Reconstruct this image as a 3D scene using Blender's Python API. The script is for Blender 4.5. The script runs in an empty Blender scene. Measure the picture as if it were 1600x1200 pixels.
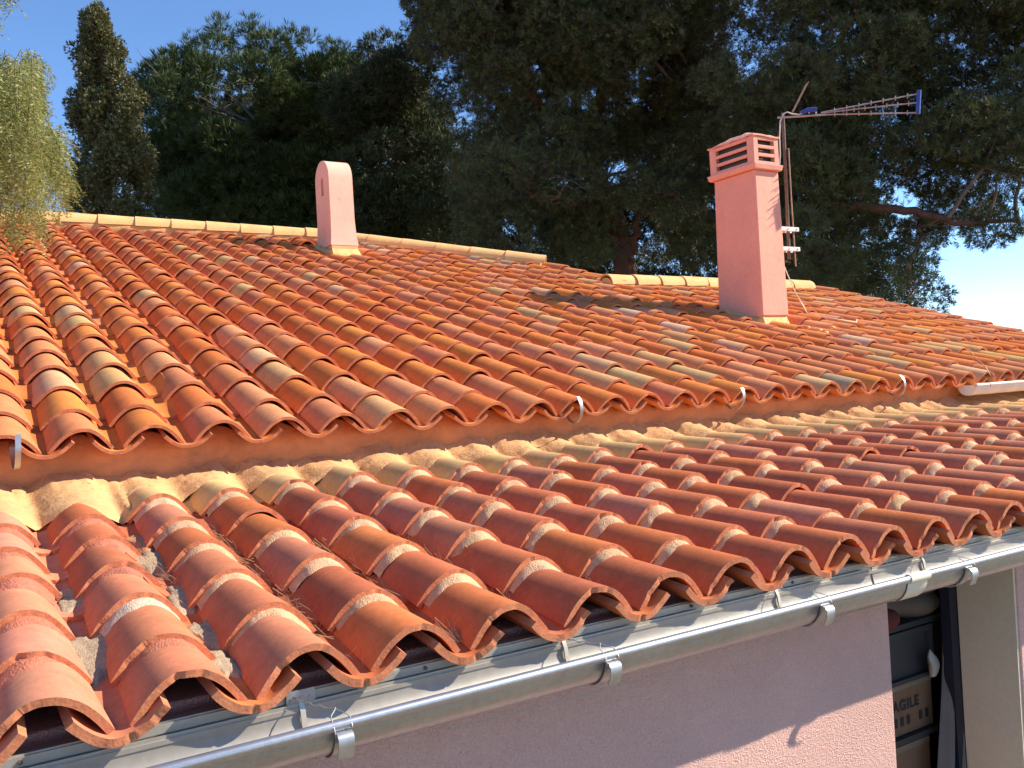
import bpy, math, random
import numpy as np
from mathutils import Vector, Matrix, Euler
from mathutils import noise as mnoise

rnd = random.Random(7)
nr = np.random.default_rng(7)
scene = bpy.context.scene
COL = scene.collection

# ------------------------------------------------------------------ camera
FPX = 1424.0
R = np.array([[0.84732162, -0.04459587, 0.52920438],
              [-0.52805523, 0.03545578, 0.84846954],
              [-0.0566016, -0.99837573, 0.00649337]])
cam_d = bpy.data.cameras.new('camera')
cam = bpy.data.objects.new('camera', cam_d)
COL.objects.link(cam)
cam_d.sensor_width = 36.0
cam_d.lens = FPX / 1600.0 * 36.0
cam_d.clip_start = 0.05
cam_d.clip_end = 4000
M3 = Matrix(((R[0, 0], -R[0, 1], -R[0, 2]), (R[1, 0], -R[1, 1], -R[1, 2]), (R[2, 0], -R[2, 1], -R[2, 2])))
cam.matrix_world = M3.to_4x4()
scene.camera = cam

# ------------------------------------------------------------------ light
SUN_TO = Vector((1.28, -0.56, 1.0)).normalized()
elev = math.asin(SUN_TO.z)
az = math.atan2(SUN_TO.x, SUN_TO.y)
world = bpy.data.worlds.new('World')
scene.world = world
world.use_nodes = True
wn = world.node_tree.nodes
sky = wn.new('ShaderNodeTexSky')
sky.sky_type = 'NISHITA'
sky.sun_disc = False
sky.sun_elevation = elev
sky.sun_rotation = az
sky.air_density = 1.0
sky.dust_density = 0.0
sky.altitude = 3000
sky.ozone_density = 4.0
wn['Background'].inputs[1].default_value = 0.15
hs = wn.new('ShaderNodeHueSaturation'); hs.inputs['Saturation'].default_value = 1.05
world.node_tree.links.new(sky.outputs[0], hs.inputs['Color'])
world.node_tree.links.new(hs.outputs[0], wn['Background'].inputs[0])
sun_d = bpy.data.lights.new('sun', 'SUN')
sun_d.energy = 5.0
sun_d.angle = math.radians(0.5)
sun_d.color = (1.0, 0.90, 0.74)
sun = bpy.data.objects.new('sun', sun_d)
COL.objects.link(sun)
sun.rotation_euler = (-SUN_TO).to_track_quat('-Z', 'Y').to_euler()
sun.location = (10, -6, 12)
vs = scene.view_settings
vs.view_transform = 'Standard'
vs.look = 'None'
vs.gamma = 1.0
vs.use_curve_mapping = False
vs.exposure = 0.86

# ------------------------------------------------------------------ helpers
def ray(px, py):
    v = np.array([px - 800.0, py - 600.0, FPX])
    w = R @ (v / np.linalg.norm(v))
    return Vector(w)

def at_depth(px, py, d):
    """world point at forward distance d along the sight line of a photograph pixel"""
    v = np.array([(px - 800.0) / FPX * d, (py - 600.0) / FPX * d, d])
    return Vector(R @ v)

def empty(name, loc, label, cat, group=None):
    o = bpy.data.objects.new(name, None)
    o.empty_display_size = 0.2
    COL.objects.link(o)
    o.location = loc
    o['label'] = label
    o['category'] = cat
    if group:
        o['group'] = group
    return o

def tag(o, label, cat, group=None):
    o['label'] = label
    o['category'] = cat
    if group:
        o['group'] = group
    return o

def link(o, parent=None):
    COL.objects.link(o)
    if parent is not None:
        o.parent = parent
        if parent.type == 'EMPTY':
            o.location = Vector(o.location) - Vector(parent.location)
    return o

class MB:
    def __init__(self):
        self.v = []; self.f = []; self.s = []; self.m = []
    def add(self, vs_, fs_, smooth=False, mat=0):
        b = len(self.v)
        self.v.extend([tuple(x) for x in vs_])
        for f in fs_:
            self.f.append(tuple(b + i for i in f)); self.s.append(smooth); self.m.append(mat)
    def box(self, c, d, rot=None, mat=0):
        x, y, z = d[0] / 2, d[1] / 2, d[2] / 2
        p = [Vector((sx * x, sy * y, sz * z)) for sz in (-1, 1) for sy in (-1, 1) for sx in (-1, 1)]
        if rot is not None:
            p = [rot @ q for q in p]
        c = Vector(c)
        self.add([q + c for q in p], [(0, 2, 3, 1), (4, 5, 7, 6), (0, 1, 5, 4), (2, 6, 7, 3), (0, 4, 6, 2), (1, 3, 7, 5)], mat=mat)
    def b2(self, a, b, mat=0):
        a = Vector(a); b = Vector(b)
        self.box((a + b) / 2, (abs(b.x - a.x), abs(b.y - a.y), abs(b.z - a.z)), mat=mat)
    def tube(self, pts, rad, n=8, cap=True, mat=0):
        pts = [Vector(p) for p in pts]
        if not hasattr(rad, '__len__'):
            rad = [rad] * len(pts)
        vs_ = []; up = Vector((0.13, 0.21, 0.97))
        for i, p in enumerate(pts):
            t = (pts[min(i + 1, len(pts) - 1)] - pts[max(i - 1, 0)]).normalized()
            a = t.cross(up)
            if a.length < 1e-3:
                a = t.cross(Vector((1, 0, 0)))
            a.normalize(); b = t.cross(a)
            for k in range(n):
                w = 2 * math.pi * k / n
                vs_.append(p + (a * math.cos(w) + b * math.sin(w)) * rad[i])
        fs_ = []
        for i in range(len(pts) - 1):
            for k in range(n):
                fs_.append((i * n + k, i * n + (k + 1) % n, (i + 1) * n + (k + 1) % n, (i + 1) * n + k))
        self.add(vs_, fs_, True, mat)
        if cap:
            self.add(vs_[:n], [tuple(range(n))], False, mat)
            self.add(vs_[-n:], [tuple(reversed(range(n)))], False, mat)
    def grid(self, P, smooth=True, mat=0):
        """P[i][j] points"""
        ni, nj = len(P), len(P[0])
        self.add([q for r_ in P for q in r_], [(i * nj + j, i * nj + j + 1, (i + 1) * nj + j + 1, (i + 1) * nj + j)
                 for i in range(ni - 1) for j in range(nj - 1)], smooth, mat)
    def mesh(self, name, mats):
        me = bpy.data.meshes.new(name)
        me.from_pydata(self.v, [], self.f)
        me.polygons.foreach_set('use_smooth', self.s)
        me.polygons.foreach_set('material_index', self.m)
        for m in (mats if isinstance(mats, (list, tuple)) else [mats]):
            me.materials.append(m)
        me.update()
        return me
    def obj(self, name, mats, parent=None, loc=(0, 0, 0)):
        o = bpy.data.objects.new(name, self.mesh(name, mats))
        o.location = loc
        return link(o, parent)

def bevel(o, w=0.004, seg=2):
    m = o.modifiers.new('bevel', 'BEVEL'); m.width = w; m.segments = seg; m.limit_method = 'ANGLE'
    return o

# ------------------------------------------------------------------ materials
def mat(name, base=(0.5, 0.5, 0.5), rough=0.8, metal=0.0, spec=0.5, noise=None, bump=None, objcol=False, tint=False,
        blotch=None, coords='Object', rand_off=False, trans=0.0, streak=None):
    """noise=(scale, amount) value variation; bump=[(scale, strength, distance)]; blotch=(scale, lo, hi, colour)"""
    m = bpy.data.materials.new(name)
    m.use_nodes = True
    nt = m.node_tree; N = nt.nodes; L = nt.links
    bs = N['Principled BSDF']
    bs.inputs['Roughness'].default_value = rough
    bs.inputs['Metallic'].default_value = metal
    bs.inputs['Specular IOR Level'].default_value = spec
    tc = N.new('ShaderNodeTexCoord')
    vec = tc.outputs[coords]
    oi = N.new('ShaderNodeObjectInfo')
    if rand_off:
        ad = N.new('ShaderNodeVectorMath'); ad.operation = 'MULTIPLY_ADD'
        cb = N.new('ShaderNodeCombineXYZ')
        for i in range(3):
            L.new(oi.outputs['Random'], cb.inputs[i])
        L.new(cb.outputs[0], ad.inputs[0]); ad.inputs[1].default_value = (37, 61, 83)
        L.new(vec, ad.inputs[2]); vec = ad.outputs[0]
    rgb = N.new('ShaderNodeRGB'); rgb.outputs[0].default_value = (*base, 1)
    c = rgb.outputs[0]
    def mul(a, b):
        x = N.new('ShaderNodeMix'); x.data_type = 'RGBA'; x.blend_type = 'MULTIPLY'; x.inputs[0].default_value = 1
        L.new(a, x.inputs[6]); L.new(b, x.inputs[7]); return x.outputs[2]
    if objcol:
        c = mul(c, oi.outputs['Color'])
    if tint:
        at = N.new('ShaderNodeAttribute'); at.attribute_name = 'tint'
        c = mul(c, at.outputs['Color'])
    for (sc, amt) in (noise or []):
        n = N.new('ShaderNodeTexNoise'); n.inputs['Scale'].default_value = sc; n.inputs['Detail'].default_value = 5
        n.inputs['Roughness'].default_value = 0.65
        L.new(vec, n.inputs['Vector'])
        mr = N.new('ShaderNodeMapRange'); mr.inputs[1].default_value = 0.3; mr.inputs[2].default_value = 0.7
        mr.inputs[3].default_value = 1 - amt; mr.inputs[4].default_value = 1 + amt
        L.new(n.outputs[0], mr.inputs[0])
        x = N.new('ShaderNodeVectorMath'); x.operation = 'SCALE'
        L.new(c, x.inputs[0]); L.new(mr.outputs[0], x.inputs['Scale']); c = x.outputs[0]
    for (sc, lo, hi, colr, st) in (blotch or []):
        n = N.new('ShaderNodeTexNoise'); n.inputs['Detail'].default_value = 6; n.inputs['Roughness'].default_value = 0.7
        if isinstance(sc, tuple):
            mp = N.new('ShaderNodeMapping'); mp.inputs['Scale'].default_value = sc
            L.new(vec, mp.inputs['Vector']); L.new(mp.outputs[0], n.inputs['Vector']); n.inputs['Scale'].default_value = 1
        else:
            n.inputs['Scale'].default_value = sc
            L.new(vec, n.inputs['Vector'])
        mr = N.new('ShaderNodeMapRange'); mr.inputs[1].default_value = lo; mr.inputs[2].default_value = hi
        mr.inputs[3].default_value = 0; mr.inputs[4].default_value = st
        L.new(n.outputs[0], mr.inputs[0])
        x = N.new('ShaderNodeMix'); x.data_type = 'RGBA'
        L.new(mr.outputs[0], x.inputs[0]); L.new(c, x.inputs[6]); x.inputs[7].default_value = (*colr, 1)
        c = x.outputs[2]
    L.new(c, bs.inputs['Base Color'])
    prev = None
    for (sc, st, dist) in (bump or []):
        n = N.new('ShaderNodeTexNoise'); n.inputs['Scale'].default_value = sc; n.inputs['Detail'].default_value = 4
        L.new(vec, n.inputs['Vector'])
        b = N.new('ShaderNodeBump'); b.inputs['Strength'].default_value = st; b.inputs['Distance'].default_value = dist
        L.new(n.outputs[0], b.inputs['Height'])
        if prev is not None:
            L.new(prev, b.inputs['Normal'])
        prev = b.outputs[0]
    if prev is not None:
        L.new(prev, bs.inputs['Normal'])
    if trans:
        out = N['Material Output']
        tr = N.new('ShaderNodeBsdfTranslucent'); L.new(c, tr.inputs[0])
        mx = N.new('ShaderNodeMixShader'); mx.inputs[0].default_value = trans
        L.new(bs.outputs[0], mx.inputs[1]); L.new(tr.outputs[0], mx.inputs[2]); L.new(mx.outputs[0], out.inputs[0])
    return m

M_TERRA = mat('terracotta', (1, 1, 1), 0.95, objcol=True, tint=True, rand_off=True, spec=0.1,
              noise=[(9, 0.13), (60, 0.10), (350, 0.07)],
              blotch=[(7, 0.58, 0.80, (0.56, 0.27, 0.12), 0.35), (38, 0.66, 0.76, (0.16, 0.07, 0.045), 0.40),
                      ((9, 90, 20), 0.56, 0.75, (0.34, 0.12, 0.05), 0.20), (150, 0.70, 0.76, (0.10, 0.05, 0.035), 0.5)],
              bump=[(500, 0.25, 0.0008), (60, 0.3, 0.0015)])
M_EDGE = mat('terracotta_rim', (0.55, 0.195, 0.095), 0.9, rand_off=True, spec=0.2, noise=[(40, 0.16), (200, 0.12)],
             blotch=[(60, 0.60, 0.72, (0.66, 0.42, 0.27), 0.35), (110, 0.63, 0.72, (0.16, 0.06, 0.04), 0.7)], bump=[(160, 0.6, 0.002)])
M_MORTAR = mat('mortar', (1, 1, 1), 0.95, objcol=True, tint=True, rand_off=True, spec=0.1, noise=[(60, 0.14), (300, 0.16)],
               blotch=[(120, 0.62, 0.70, (0.16, 0.11, 0.08), 0.6)], bump=[(260, 0.9, 0.004), (90, 0.5, 0.004)])
M_FLASH = mat('ochre_mortar', (0.64, 0.36, 0.165), 0.93, spec=0.1, noise=[(6, 0.15), (40, 0.10)],
              blotch=[(9, 0.57, 0.66, (0.40, 0.26, 0.14), 0.55), (34, 0.60, 0.66, (0.22, 0.12, 0.06), 0.6), (70, 0.64, 0.70, (0.12, 0.07, 0.04), 0.7)],
              bump=[(120, 0.5, 0.004), (22, 0.6, 0.01)])
M_CAP = mat('sand_clay', (0.74, 0.43, 0.18), 0.85, rand_off=True, spec=0.2, noise=[(8, 0.12), (50, 0.08)], bump=[(200, 0.3, 0.001)])
M_RIDGEM = mat('ridge_mortar', (0.62, 0.36, 0.15), 0.95, noise=[(12, 0.15), (70, 0.12)], bump=[(60, 0.5, 0.006)])
M_EAVEWALL = mat('orange_render', (0.58, 0.235, 0.10), 0.93, noise=[(4, 0.13), (30, 0.10)],
                 blotch=[(7, 0.56, 0.70, (0.30, 0.15, 0.09), 0.6), (60, 0.62, 0.7, (0.2, 0.1, 0.06), 0.5)], bump=[(70, 0.4, 0.006)])
M_STUCCO = mat('pink_roughcast', (0.76, 0.46, 0.39), 0.95, spec=0.1, noise=[(1.6, 0.08), (160, 0.10)],
               blotch=[((16, 16, 1.5), 0.56, 0.76, (0.58, 0.34, 0.28), 0.35), (70, 0.68, 0.74, (0.28, 0.12, 0.10), 0.7)], bump=[(230, 1.0, 0.008), (110, 0.5, 0.008)])
M_CHIM = mat('pink_plaster', (0.78, 0.375, 0.27), 0.9, spec=0.15, noise=[(3, 0.06), (40, 0.05)],
             blotch=[((5, 5, 2), 0.60, 0.74, (0.50, 0.27, 0.20), 0.40), (9, 0.56, 0.74, (0.52, 0.26, 0.19), 0.40), (45, 0.69, 0.75, (0.28, 0.17, 0.13), 0.6)], bump=[(90, 0.3, 0.003), (14, 0.3, 0.008)])
M_CHIM2 = mat('pale_pink_plaster', (0.80, 0.46, 0.345), 0.9, spec=0.15, noise=[(3, 0.06), (40, 0.05)],
              blotch=[(11, 0.60, 0.70, (0.42, 0.32, 0.26), 0.6), ((16, 16, 2), 0.55, 0.75, (0.62, 0.36, 0.28), 0.35), (60, 0.66, 0.74, (0.30, 0.2, 0.15), 0.6)], bump=[(90, 0.3, 0.003)])
M_ZINC = mat('zinc', (0.47, 0.47, 0.49), 0.36, metal=0.85, noise=[(6, 0.12), (60, 0.10), (260, 0.06)],
             blotch=[((2, 40, 40), 0.55, 0.7, (0.22, 0.22, 0.22), 0.4)], bump=[(40, 0.12, 0.001)])
M_ZINCL = mat('pale_zinc', (0.46, 0.425, 0.36), 0.45, metal=0.6, noise=[(5, 0.08), (60, 0.07)],
              blotch=[((4, 20, 60), 0.58, 0.74, (0.30, 0.28, 0.25), 0.4)], bump=[(30, 0.12, 0.001)])
M_CREAM = mat('cream_sleeve', (0.72, 0.64, 0.50), 0.6, noise=[(12, 0.06)])
M_STEEL = mat('galvanised_strap', (0.46, 0.46, 0.46), 0.42, metal=0.8, noise=[(40, 0.15)])
M_WIRE = mat('wire', (0.5, 0.49, 0.46), 0.45, metal=0.6)
M_RUST = mat('rusty_pipe', (0.17, 0.10, 0.075), 0.7, metal=0.3, noise=[(30, 0.3)])
M_RUSTL = mat('rusty_rod', (0.42, 0.26, 0.16), 0.6, metal=0.3, noise=[(30, 0.3)])
M_ALU = mat('dull_aluminium', (0.42, 0.35, 0.32), 0.5, metal=0.5, noise=[(20, 0.15)])
M_BLUE = mat('blue_plastic', (0.03, 0.06, 0.28), 0.45, noise=[(10, 0.1)])
M_WHITEP = mat('white_plastic', (0.75, 0.70, 0.63), 0.5, noise=[(14, 0.06)])
M_PILLAR = mat('cream_render', (0.66, 0.56, 0.41), 0.93, noise=[(2, 0.06), (60, 0.05)],
               blotch=[(12, 0.68, 0.76, (0.45, 0.33, 0.22), 0.5)], bump=[(120, 0.3, 0.003)])
M_DARKM = mat('dark_membrane', (0.16, 0.16, 0.155), 0.9, noise=[(8, 0.2)], bump=[(50, 0.3, 0.003)])
M_SHEET = mat('fibre_cement', (0.36, 0.35, 0.33), 0.9, noise=[(8, 0.12), (80, 0.1)])
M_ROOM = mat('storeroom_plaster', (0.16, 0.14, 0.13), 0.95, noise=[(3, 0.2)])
M_BARK = mat('pine_bark', (0.12, 0.065, 0.048), 0.95, spec=0.1, noise=[(8, 0.3), (40, 0.25)], bump=[(14, 0.9, 0.05)])
M_BARKG = mat('grey_bark', (0.20, 0.15, 0.12), 0.95, spec=0.1, noise=[(10, 0.3)], bump=[(16, 0.9, 0.04)])
M_LEAF = mat('pine_needles', (1, 1, 1), 0.6, tint=True, spec=0.3, trans=0.12)
M_LEAFP = mat('pepper_leaves', (1, 1, 1), 0.5, tint=True, spec=0.35, trans=0.35)
M_CARD = mat('cardboard', (0.17, 0.10, 0.055), 0.85, noise=[(5, 0.1), (60, 0.06)])
M_INK = mat('black_ink', (0.02, 0.02, 0.02), 0.7)
M_TAPE = mat('packing_tape', (0.22, 0.17, 0.12), 0.2)
M_BAG = mat('clear_bag', (0.36, 0.34, 0.29), 0.3, bump=[(20, 0.6, 0.02)])
M_CLOTH = mat('grey_cloth', (0.14, 0.13, 0.12), 0.9, noise=[(9, 0.1)], bump=[(14, 0.4, 0.01)])
M_BLK = mat('black_frame', (0.03, 0.03, 0.032), 0.5)
M_NAVY = mat('navy_frame', (0.012, 0.014, 0.03), 0.5)
M_BRN = mat('brown_fabric', (0.16, 0.115, 0.085), 0.9, noise=[(9, 0.18)], bump=[(12, 0.6, 0.02)])
M_RED = mat('red_fabric', (0.12, 0.012, 0.012), 0.8)
M_GRASS = mat('dry_needles', (0.40, 0.25, 0.14), 0.9, noise=[(60, 0.3)])
M_GROUND = mat('dry_ground', (0.20, 0.16, 0.10), 0.95, noise=[(0.3, 0.2), (4, 0.2)], blotch=[(0.5, 0.5, 0.6, (0.07, 0.09, 0.03), 0.8)], bump=[(6, 0.5, 0.05)])

# ------------------------------------------------------------------ ground
g = MB()
ng = 24
P = []
for i in range(ng + 1):
    row = []
    for j in range(ng + 1):
        u = (i / ng * 2 - 1); v = (j / ng * 2 - 1)
        x = math.copysign(abs(u) ** 2.4, u) * 1500; y = math.copysign(abs(v) ** 2.4, v) * 1500
        row.append((x, y, -3.1 + 0.05 * math.sin(x * 0.2) * math.cos(y * 0.17)))
    P.append(row)
g.grid(P)
go = g.obj('ground', M_GROUND); go['kind'] = 'structure'

# ------------------------------------------------------------------ roof geometry
Y0, TAN0 = 3.367, 0.311                     # upper eave line and pitch
Y1, TAN1, Z1 = 1.684, 0.14, -0.560          # lower eave line and pitch
Z0 = -0.142
def zu(y): return Z0 + TAN0 * (y - Y0)
def zl(y): return Z1 + TAN1 * (y - Y1)

TOPX = [-6.0, 1.0, 3.5, 3.95, 5.15, 5.35, 5.36, 7.95, 8.02]
TOPY = [9.75, 9.33, 8.95, 8.88, 7.62, 6.85, 6.50, 6.42, 4.3]
def top_y(x): return float(np.interp(x, TOPX, TOPY))

house = empty('house', (2.0, 7.0, -3.1), 'upper house with an orange barrel tiled roof, sand coloured ridge and two pink chimneys', 'house')
lean = empty('lean_to', (2.0, 2.5, -3.1), 'lower lean to building with red tile roof, zinc gutter and pink roughcast wall', 'building')

# deck of the main roof (below the tiles)
b = MB()
def slab(mb, pts, zf, t0=0.0, t1=0.07):
    a = [Vector((x, y, zf(y) - t0)) for x, y in pts]; c = [p - Vector((0, 0, t1)) for p in a]
    n = len(pts)
    mb.add(a + c, [tuple(range(n)), tuple(reversed(range(n, 2 * n)))] + [(i, i + n, (i + 1) % n + n, (i + 1) % n) for i in range(n)])
outline = [(-5.0, Y0 + 0.14), (7.95, Y0 + 0.14), (7.95, 6.45), (5.33, 6.45), (5.3, 6.85), (5.12, 7.62), (3.9, 8.86), (3.5, 8.93), (1.0, 9.3), (-5.0, 9.65)]
slab(b, outline, lambda y: zu(y) - 0.012, 0, 0.025)
main_roof = b.obj('main_roof', M_DARKM, house)
# back slopes behind the ridge, plain
b = MB()
pts = [(-5.0, 9.67), (1.0, 9.32), (3.5, 8.95), (3.92, 8.88), (5.14, 7.64)]
top = [Vector((x, y, zu(y) + 0.0)) for x, y in pts]
bot = [Vector((-5.0, 15, 0.3)), Vector((1.5, 15, 0.3)), Vector((5.5, 14, 0.3)), Vector((7.0, 13, 0.3)), Vector((8.5, 10.5, 0.3))]
b.add(top + bot, [(i, i + 1, i + 6, i + 5) for i in range(4)])
b.obj('back_slope', M_EAVEWALL, main_roof)
# walls of the house
b = MB()
b.b2((-4.9, Y0 + 0.125, -3.1), (7.85, Y0 + 0.32, -0.135))
wall = b.obj('wall', M_EAVEWALL, house)
b = MB()
for (xa, ya, xb, yb) in ((7.72, 3.7, 7.85, 6.3), ):
    b.b2((xa, ya, -3.1), (xb, yb, -0.05))
b.b2((-4.9, 3.75, -3.1), (-4.75, 9.5, -0.1)); b.b2((-4.7, 14.7, -3.1), (8.2, 14.9, 0.25))
b.obj('side_wall', M_EAVEWALL, house)

# irregular upper edge of the eave infill (mortar in the arches)
def wave(w, h, s):
    # half-sine arch: crest in the middle, straight flaring flanks
    c = math.cos(math.pi / 2 * s)
    a = abs(s)
    z = h * (0.30 * c + 0.70 * (1 - a ** 2.25))
    dz = h * (-0.30 * math.pi / 2 * math.sin(math.pi / 2 * s) - 0.70 * 2.25 * math.copysign(a ** 1.25, s)) / w
    n = Vector((-dz, 0, 1)).normalized()
    return w * s, z, n.x, n.z

def arc_profile(w, h, n):
    r = (w * w + h * h) / (2 * h); a = math.asin(min(1, w / r))
    if h > w: a = math.pi - a
    return [(r * math.sin(-a + 2 * a * i / n), r * math.cos(-a + 2 * a * i / n) - r + h) for i in range(n + 1)], a, r

def make_tile(kind, L, th, w0, h0, z0, w1, h1, z1, na, nl, seed, inner=True, rag=0.0, name='roof_tile'):
    """cover: arch up.  channel: arch down (z = bottom).  v=0 is the down-slope end."""
    rg = random.Random(seed)
    ph = [rg.uniform(0, 6.28) for _ in range(8)]
    mb = MB()
    def section(t, off, k):
        w = w0 + (w1 - w0) * t; h = h0 + (h1 - h0) * t; z = z0 + (z1 - z0) * t
        out = []
        for i in range(na + 1):
            x, q, nx, nz = wave(w, h, -1 + 2 * i / na)
            x -= nx * off; q -= nz * off
            s = i / na
            wob = 0.0020 * math.sin(5 * s + ph[0] + 2 * t) + 0.0004 * math.sin(13 * s + ph[1] + 3 * t)
            q += wob
            if kind == 'channel': q = (h - q)
            out.append((x, z + q))
        return out
    def vpos(t, i):
        s = i / na
        v = t * L
        if t < 1e-6:
            v += rag * (0.5 * math.sin(4 * s + ph[2]) + 0.18 * math.sin(11 * s + ph[3]) + 0.07 * math.sin(29 * s + ph[4]))
            for c in range(2):
                c0 = (ph[5 + c] / 6.28)
                if abs(s - c0) < 0.022: v += rag * 0.8
        return v
    outer = []; innr = []
    for j in range(nl + 1):
        t = j / nl
        so = section(t, 0.0, 0); si = section(t, th, 1)
        outer.append([Vector((x, vpos(t, i), z)) for i, (x, z) in enumerate(so)])
        innr.append([Vector((x, vpos(t, i) + (0.0), z)) for i, (x, z) in enumerate(si)])
    mb.grid(outer, True, 0)
    if inner:
        mb.grid([list(reversed(r_)) for r_ in innr], True, 0)
    # rims
    for j in (0, nl) if inner else (0,):
        o_, i_ = outer[j], innr[j]
        q = []
        for k in range(na + 1): q += [o_[k], i_[k]]
        mb.add(q, [(2 * k, 2 * k + 1, 2 * k + 3, 2 * k + 2) for k in range(na)], True, 1)
    for e in (0, na):
        q = []
        for j in range(nl + 1): q += [outer[j][e], innr[j][e]]
        mb.add(q, [(2 * k, 2 * k + 1, 2 * k + 3, 2 * k + 2) for k in range(nl)], False, 1)
    me = mb.mesh(name, [M_TERRA, M_EDGE])
    col = me.color_attributes.new('tint', 'FLOAT_COLOR', 'POINT')
    col.data.foreach_set('color', [1.0] * (4 * len(me.vertices)))
    return me

UP = dict(L=0.40, th=0.011)
up_cover = [make_tile('cover', 0.40, 0.012, 0.103, 0.074, 0.021, 0.080, 0.060, 0.006, 14, 3, s, rag=0.0035) for s in range(8)]
up_chan = [make_tile('channel', 0.40, 0.012, 0.084, 0.046, 0.002, 0.096, 0.058, -0.014, 12, 2, 50 + s, rag=0.003, name='channel_tile') for s in range(5)]
lo_cover = [make_tile('cover', 0.42, 0.014, 0.102, 0.080, 0.018, 0.078, 0.055, 0.004, 30, 8, 100 + s, rag=0.005) for s in range(14)]
lo_chan = [make_tile('channel', 0.42, 0.016, 0.082, 0.048, -0.002, 0.094, 0.056, -0.018, 24, 4, 150 + s, rag=0.006, name='channel_tile') for s in range(6)]

ORANGE = [(0.63, 0.190, 0.048), (0.60, 0.168, 0.044), (0.67, 0.22, 0.052), (0.58, 0.160, 0.046), (0.64, 0.205, 0.058)]
PINK = [(0.60, 0.225, 0.092), (0.58, 0.20, 0.080), (0.64, 0.26, 0.118), (0.57, 0.195, 0.088)]
CREAMT = [(0.60, 0.36, 0.145), (0.55, 0.34, 0.15), (0.60, 0.33, 0.17), (0.58, 0.31, 0.13)]
GREY = [(0.40, 0.27, 0.18), (0.58, 0.36, 0.23)]
def vary(c, a=0.07, rg=rnd):
    k = 1 + rg.uniform(-a, a)
    return tuple(min(0.85, x * k * (1 + rg.uniform(-a * 0.35, a * 0.35))) for x in c)
CREAM_PX = [(500, 512), (547, 542), (295, 610), (335, 495), (398, 510), (360, 412), (630, 603)]

def upper_colour(x, y, rg):
    r_ = min(0.999, max(0, rg.random() * 0.88 + 0.06 + 0.30 * mnoise.noise(Vector((x * 2.2, y * 0.55, 1.7)))))
    if x < 1.6 and y < 6.2:
        p = (0.46, 0.29, 0.22)
    elif x > 5:
        p = (0.50, 0.38, 0.10)
    elif y > 6.5:
        p = (0.45, 0.43, 0.09)
    else:
        p = (0.50, 0.32, 0.14)
    if r_ < p[0]: c = rg.choice(ORANGE)
    elif r_ < p[0] + p[1]: c = rg.choice(PINK)
    elif r_ < p[0] + p[1] + p[2]: c = rg.choice(CREAMT)
    else: c = rg.choice(GREY)
    return vary(c, 0.08, rg)

def place_tile(name, me, x, y, z, slope, parent, colr, jx=0.004, jr=0.012, rg=rnd):
    o = bpy.data.objects.new(name, me)
    o.location = (x + rg.uniform(-jx, jx), y, z)
    o.rotation_euler = (slope + rg.uniform(-jr, jr) * 0.35, rg.uniform(-jr, jr) * 2.0, rg.uniform(-jr, jr) * 1.2)
    o.color = (*colr, 1)
    COL.objects.link(o)
    o.parent = parent
    return o

# ---- upper roof tiles
val = [0.045, 0.276, 0.497, 0.73, 0.979, 1.204, 1.43, 1.66, 1.879, 2.119, 2.33, 2.54, 2.751, 2.978]
while val[-1] < 8.0: val.append(val[-1] + 0.2175)
while val[0] > -1.6: val.insert(0, val[0] - 0.23)
sl0 = math.atan(TAN0); cs0 = math.cos(sl0); sn0 = math.sin(sl0)
rows = [0.0, 0.24, 0.56, 0.87]
while rows[-1] < 7.2: rows.append(rows[-1] + 0.272)
chimney_boxes = [(5.36, 5.70, 4.90, 5.42), (3.08, 3.40, 7.95, 8.42)]
cands = []
for ci in range(len(val)):
    colj = rnd.uniform(-0.03, 0.03)
    for ri, u in enumerate(rows):
        for kind in (0, 1):
            if kind == 0:
                if ci + 1 >= len(val): continue
                x = (val[ci] + val[ci + 1]) / 2
            else:
                x = val[ci]
            uu = u + (0 if ri == 0 else colj + rnd.uniform(-0.016, 0.016)) + (0.0 if kind == 0 else (-0.012 if ri == 0 else 0.10))
            y = Y0 + uu * cs0; z = Z0 + uu * sn0
            ty = top_y(x)
            if y > ty - 0.12 or x > 8.0: continue
            inside = any(a - 0.03 < x < b_ + 0.03 and c - 0.02 < y + 0.15 < d + 0.10 for a, b_, c, d in chimney_boxes)
            if inside: continue
            L = 0.40
            cands.append((x, y, z, kind, ri, min(1.0, (ty - y + 0.06) / 0.41)))
def seen(x, y):
    d = R.T @ np.array([x, y, zu(y)])
    if d[2] < 0.2: return False
    px = 800 + FPX * d[0] / d[2]
    return -60 < px < 1660
order = sorted(range(len(cands)), key=lambda i: (0 if seen(cands[i][0], cands[i][1]) else 1, cands[i][0] ** 2 + cands[i][1] ** 2))
ncov = nch = 0
far = []
for i in order:
    x, y, z, kind, ri, ylen = cands[i]
    rg = random.Random(i * 13 + 5)
    colr = upper_colour(x, y, rg)
    if kind == 0: lim = ncov < 300
    else: lim = nch < 300
    if kind == 1: colr = vary(rg.choice(ORANGE + PINK[:2]), 0.06, rg)
    if lim:
        me = rg.choice(up_cover if kind == 0 else up_chan)
        o = place_tile('roof_tile' if kind == 0 else 'channel_tile', me, x, y, z + rg.uniform(-0.0015, 0.003), sl0, main_roof, colr, 0.005, 0.013, rg)
        if ylen < 1: o.scale = (1, ylen, 1)
        if kind == 0: ncov += 1
        else: nch += 1
    else:
        far.append((x, y, z, kind, colr, ylen, rg))

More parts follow.
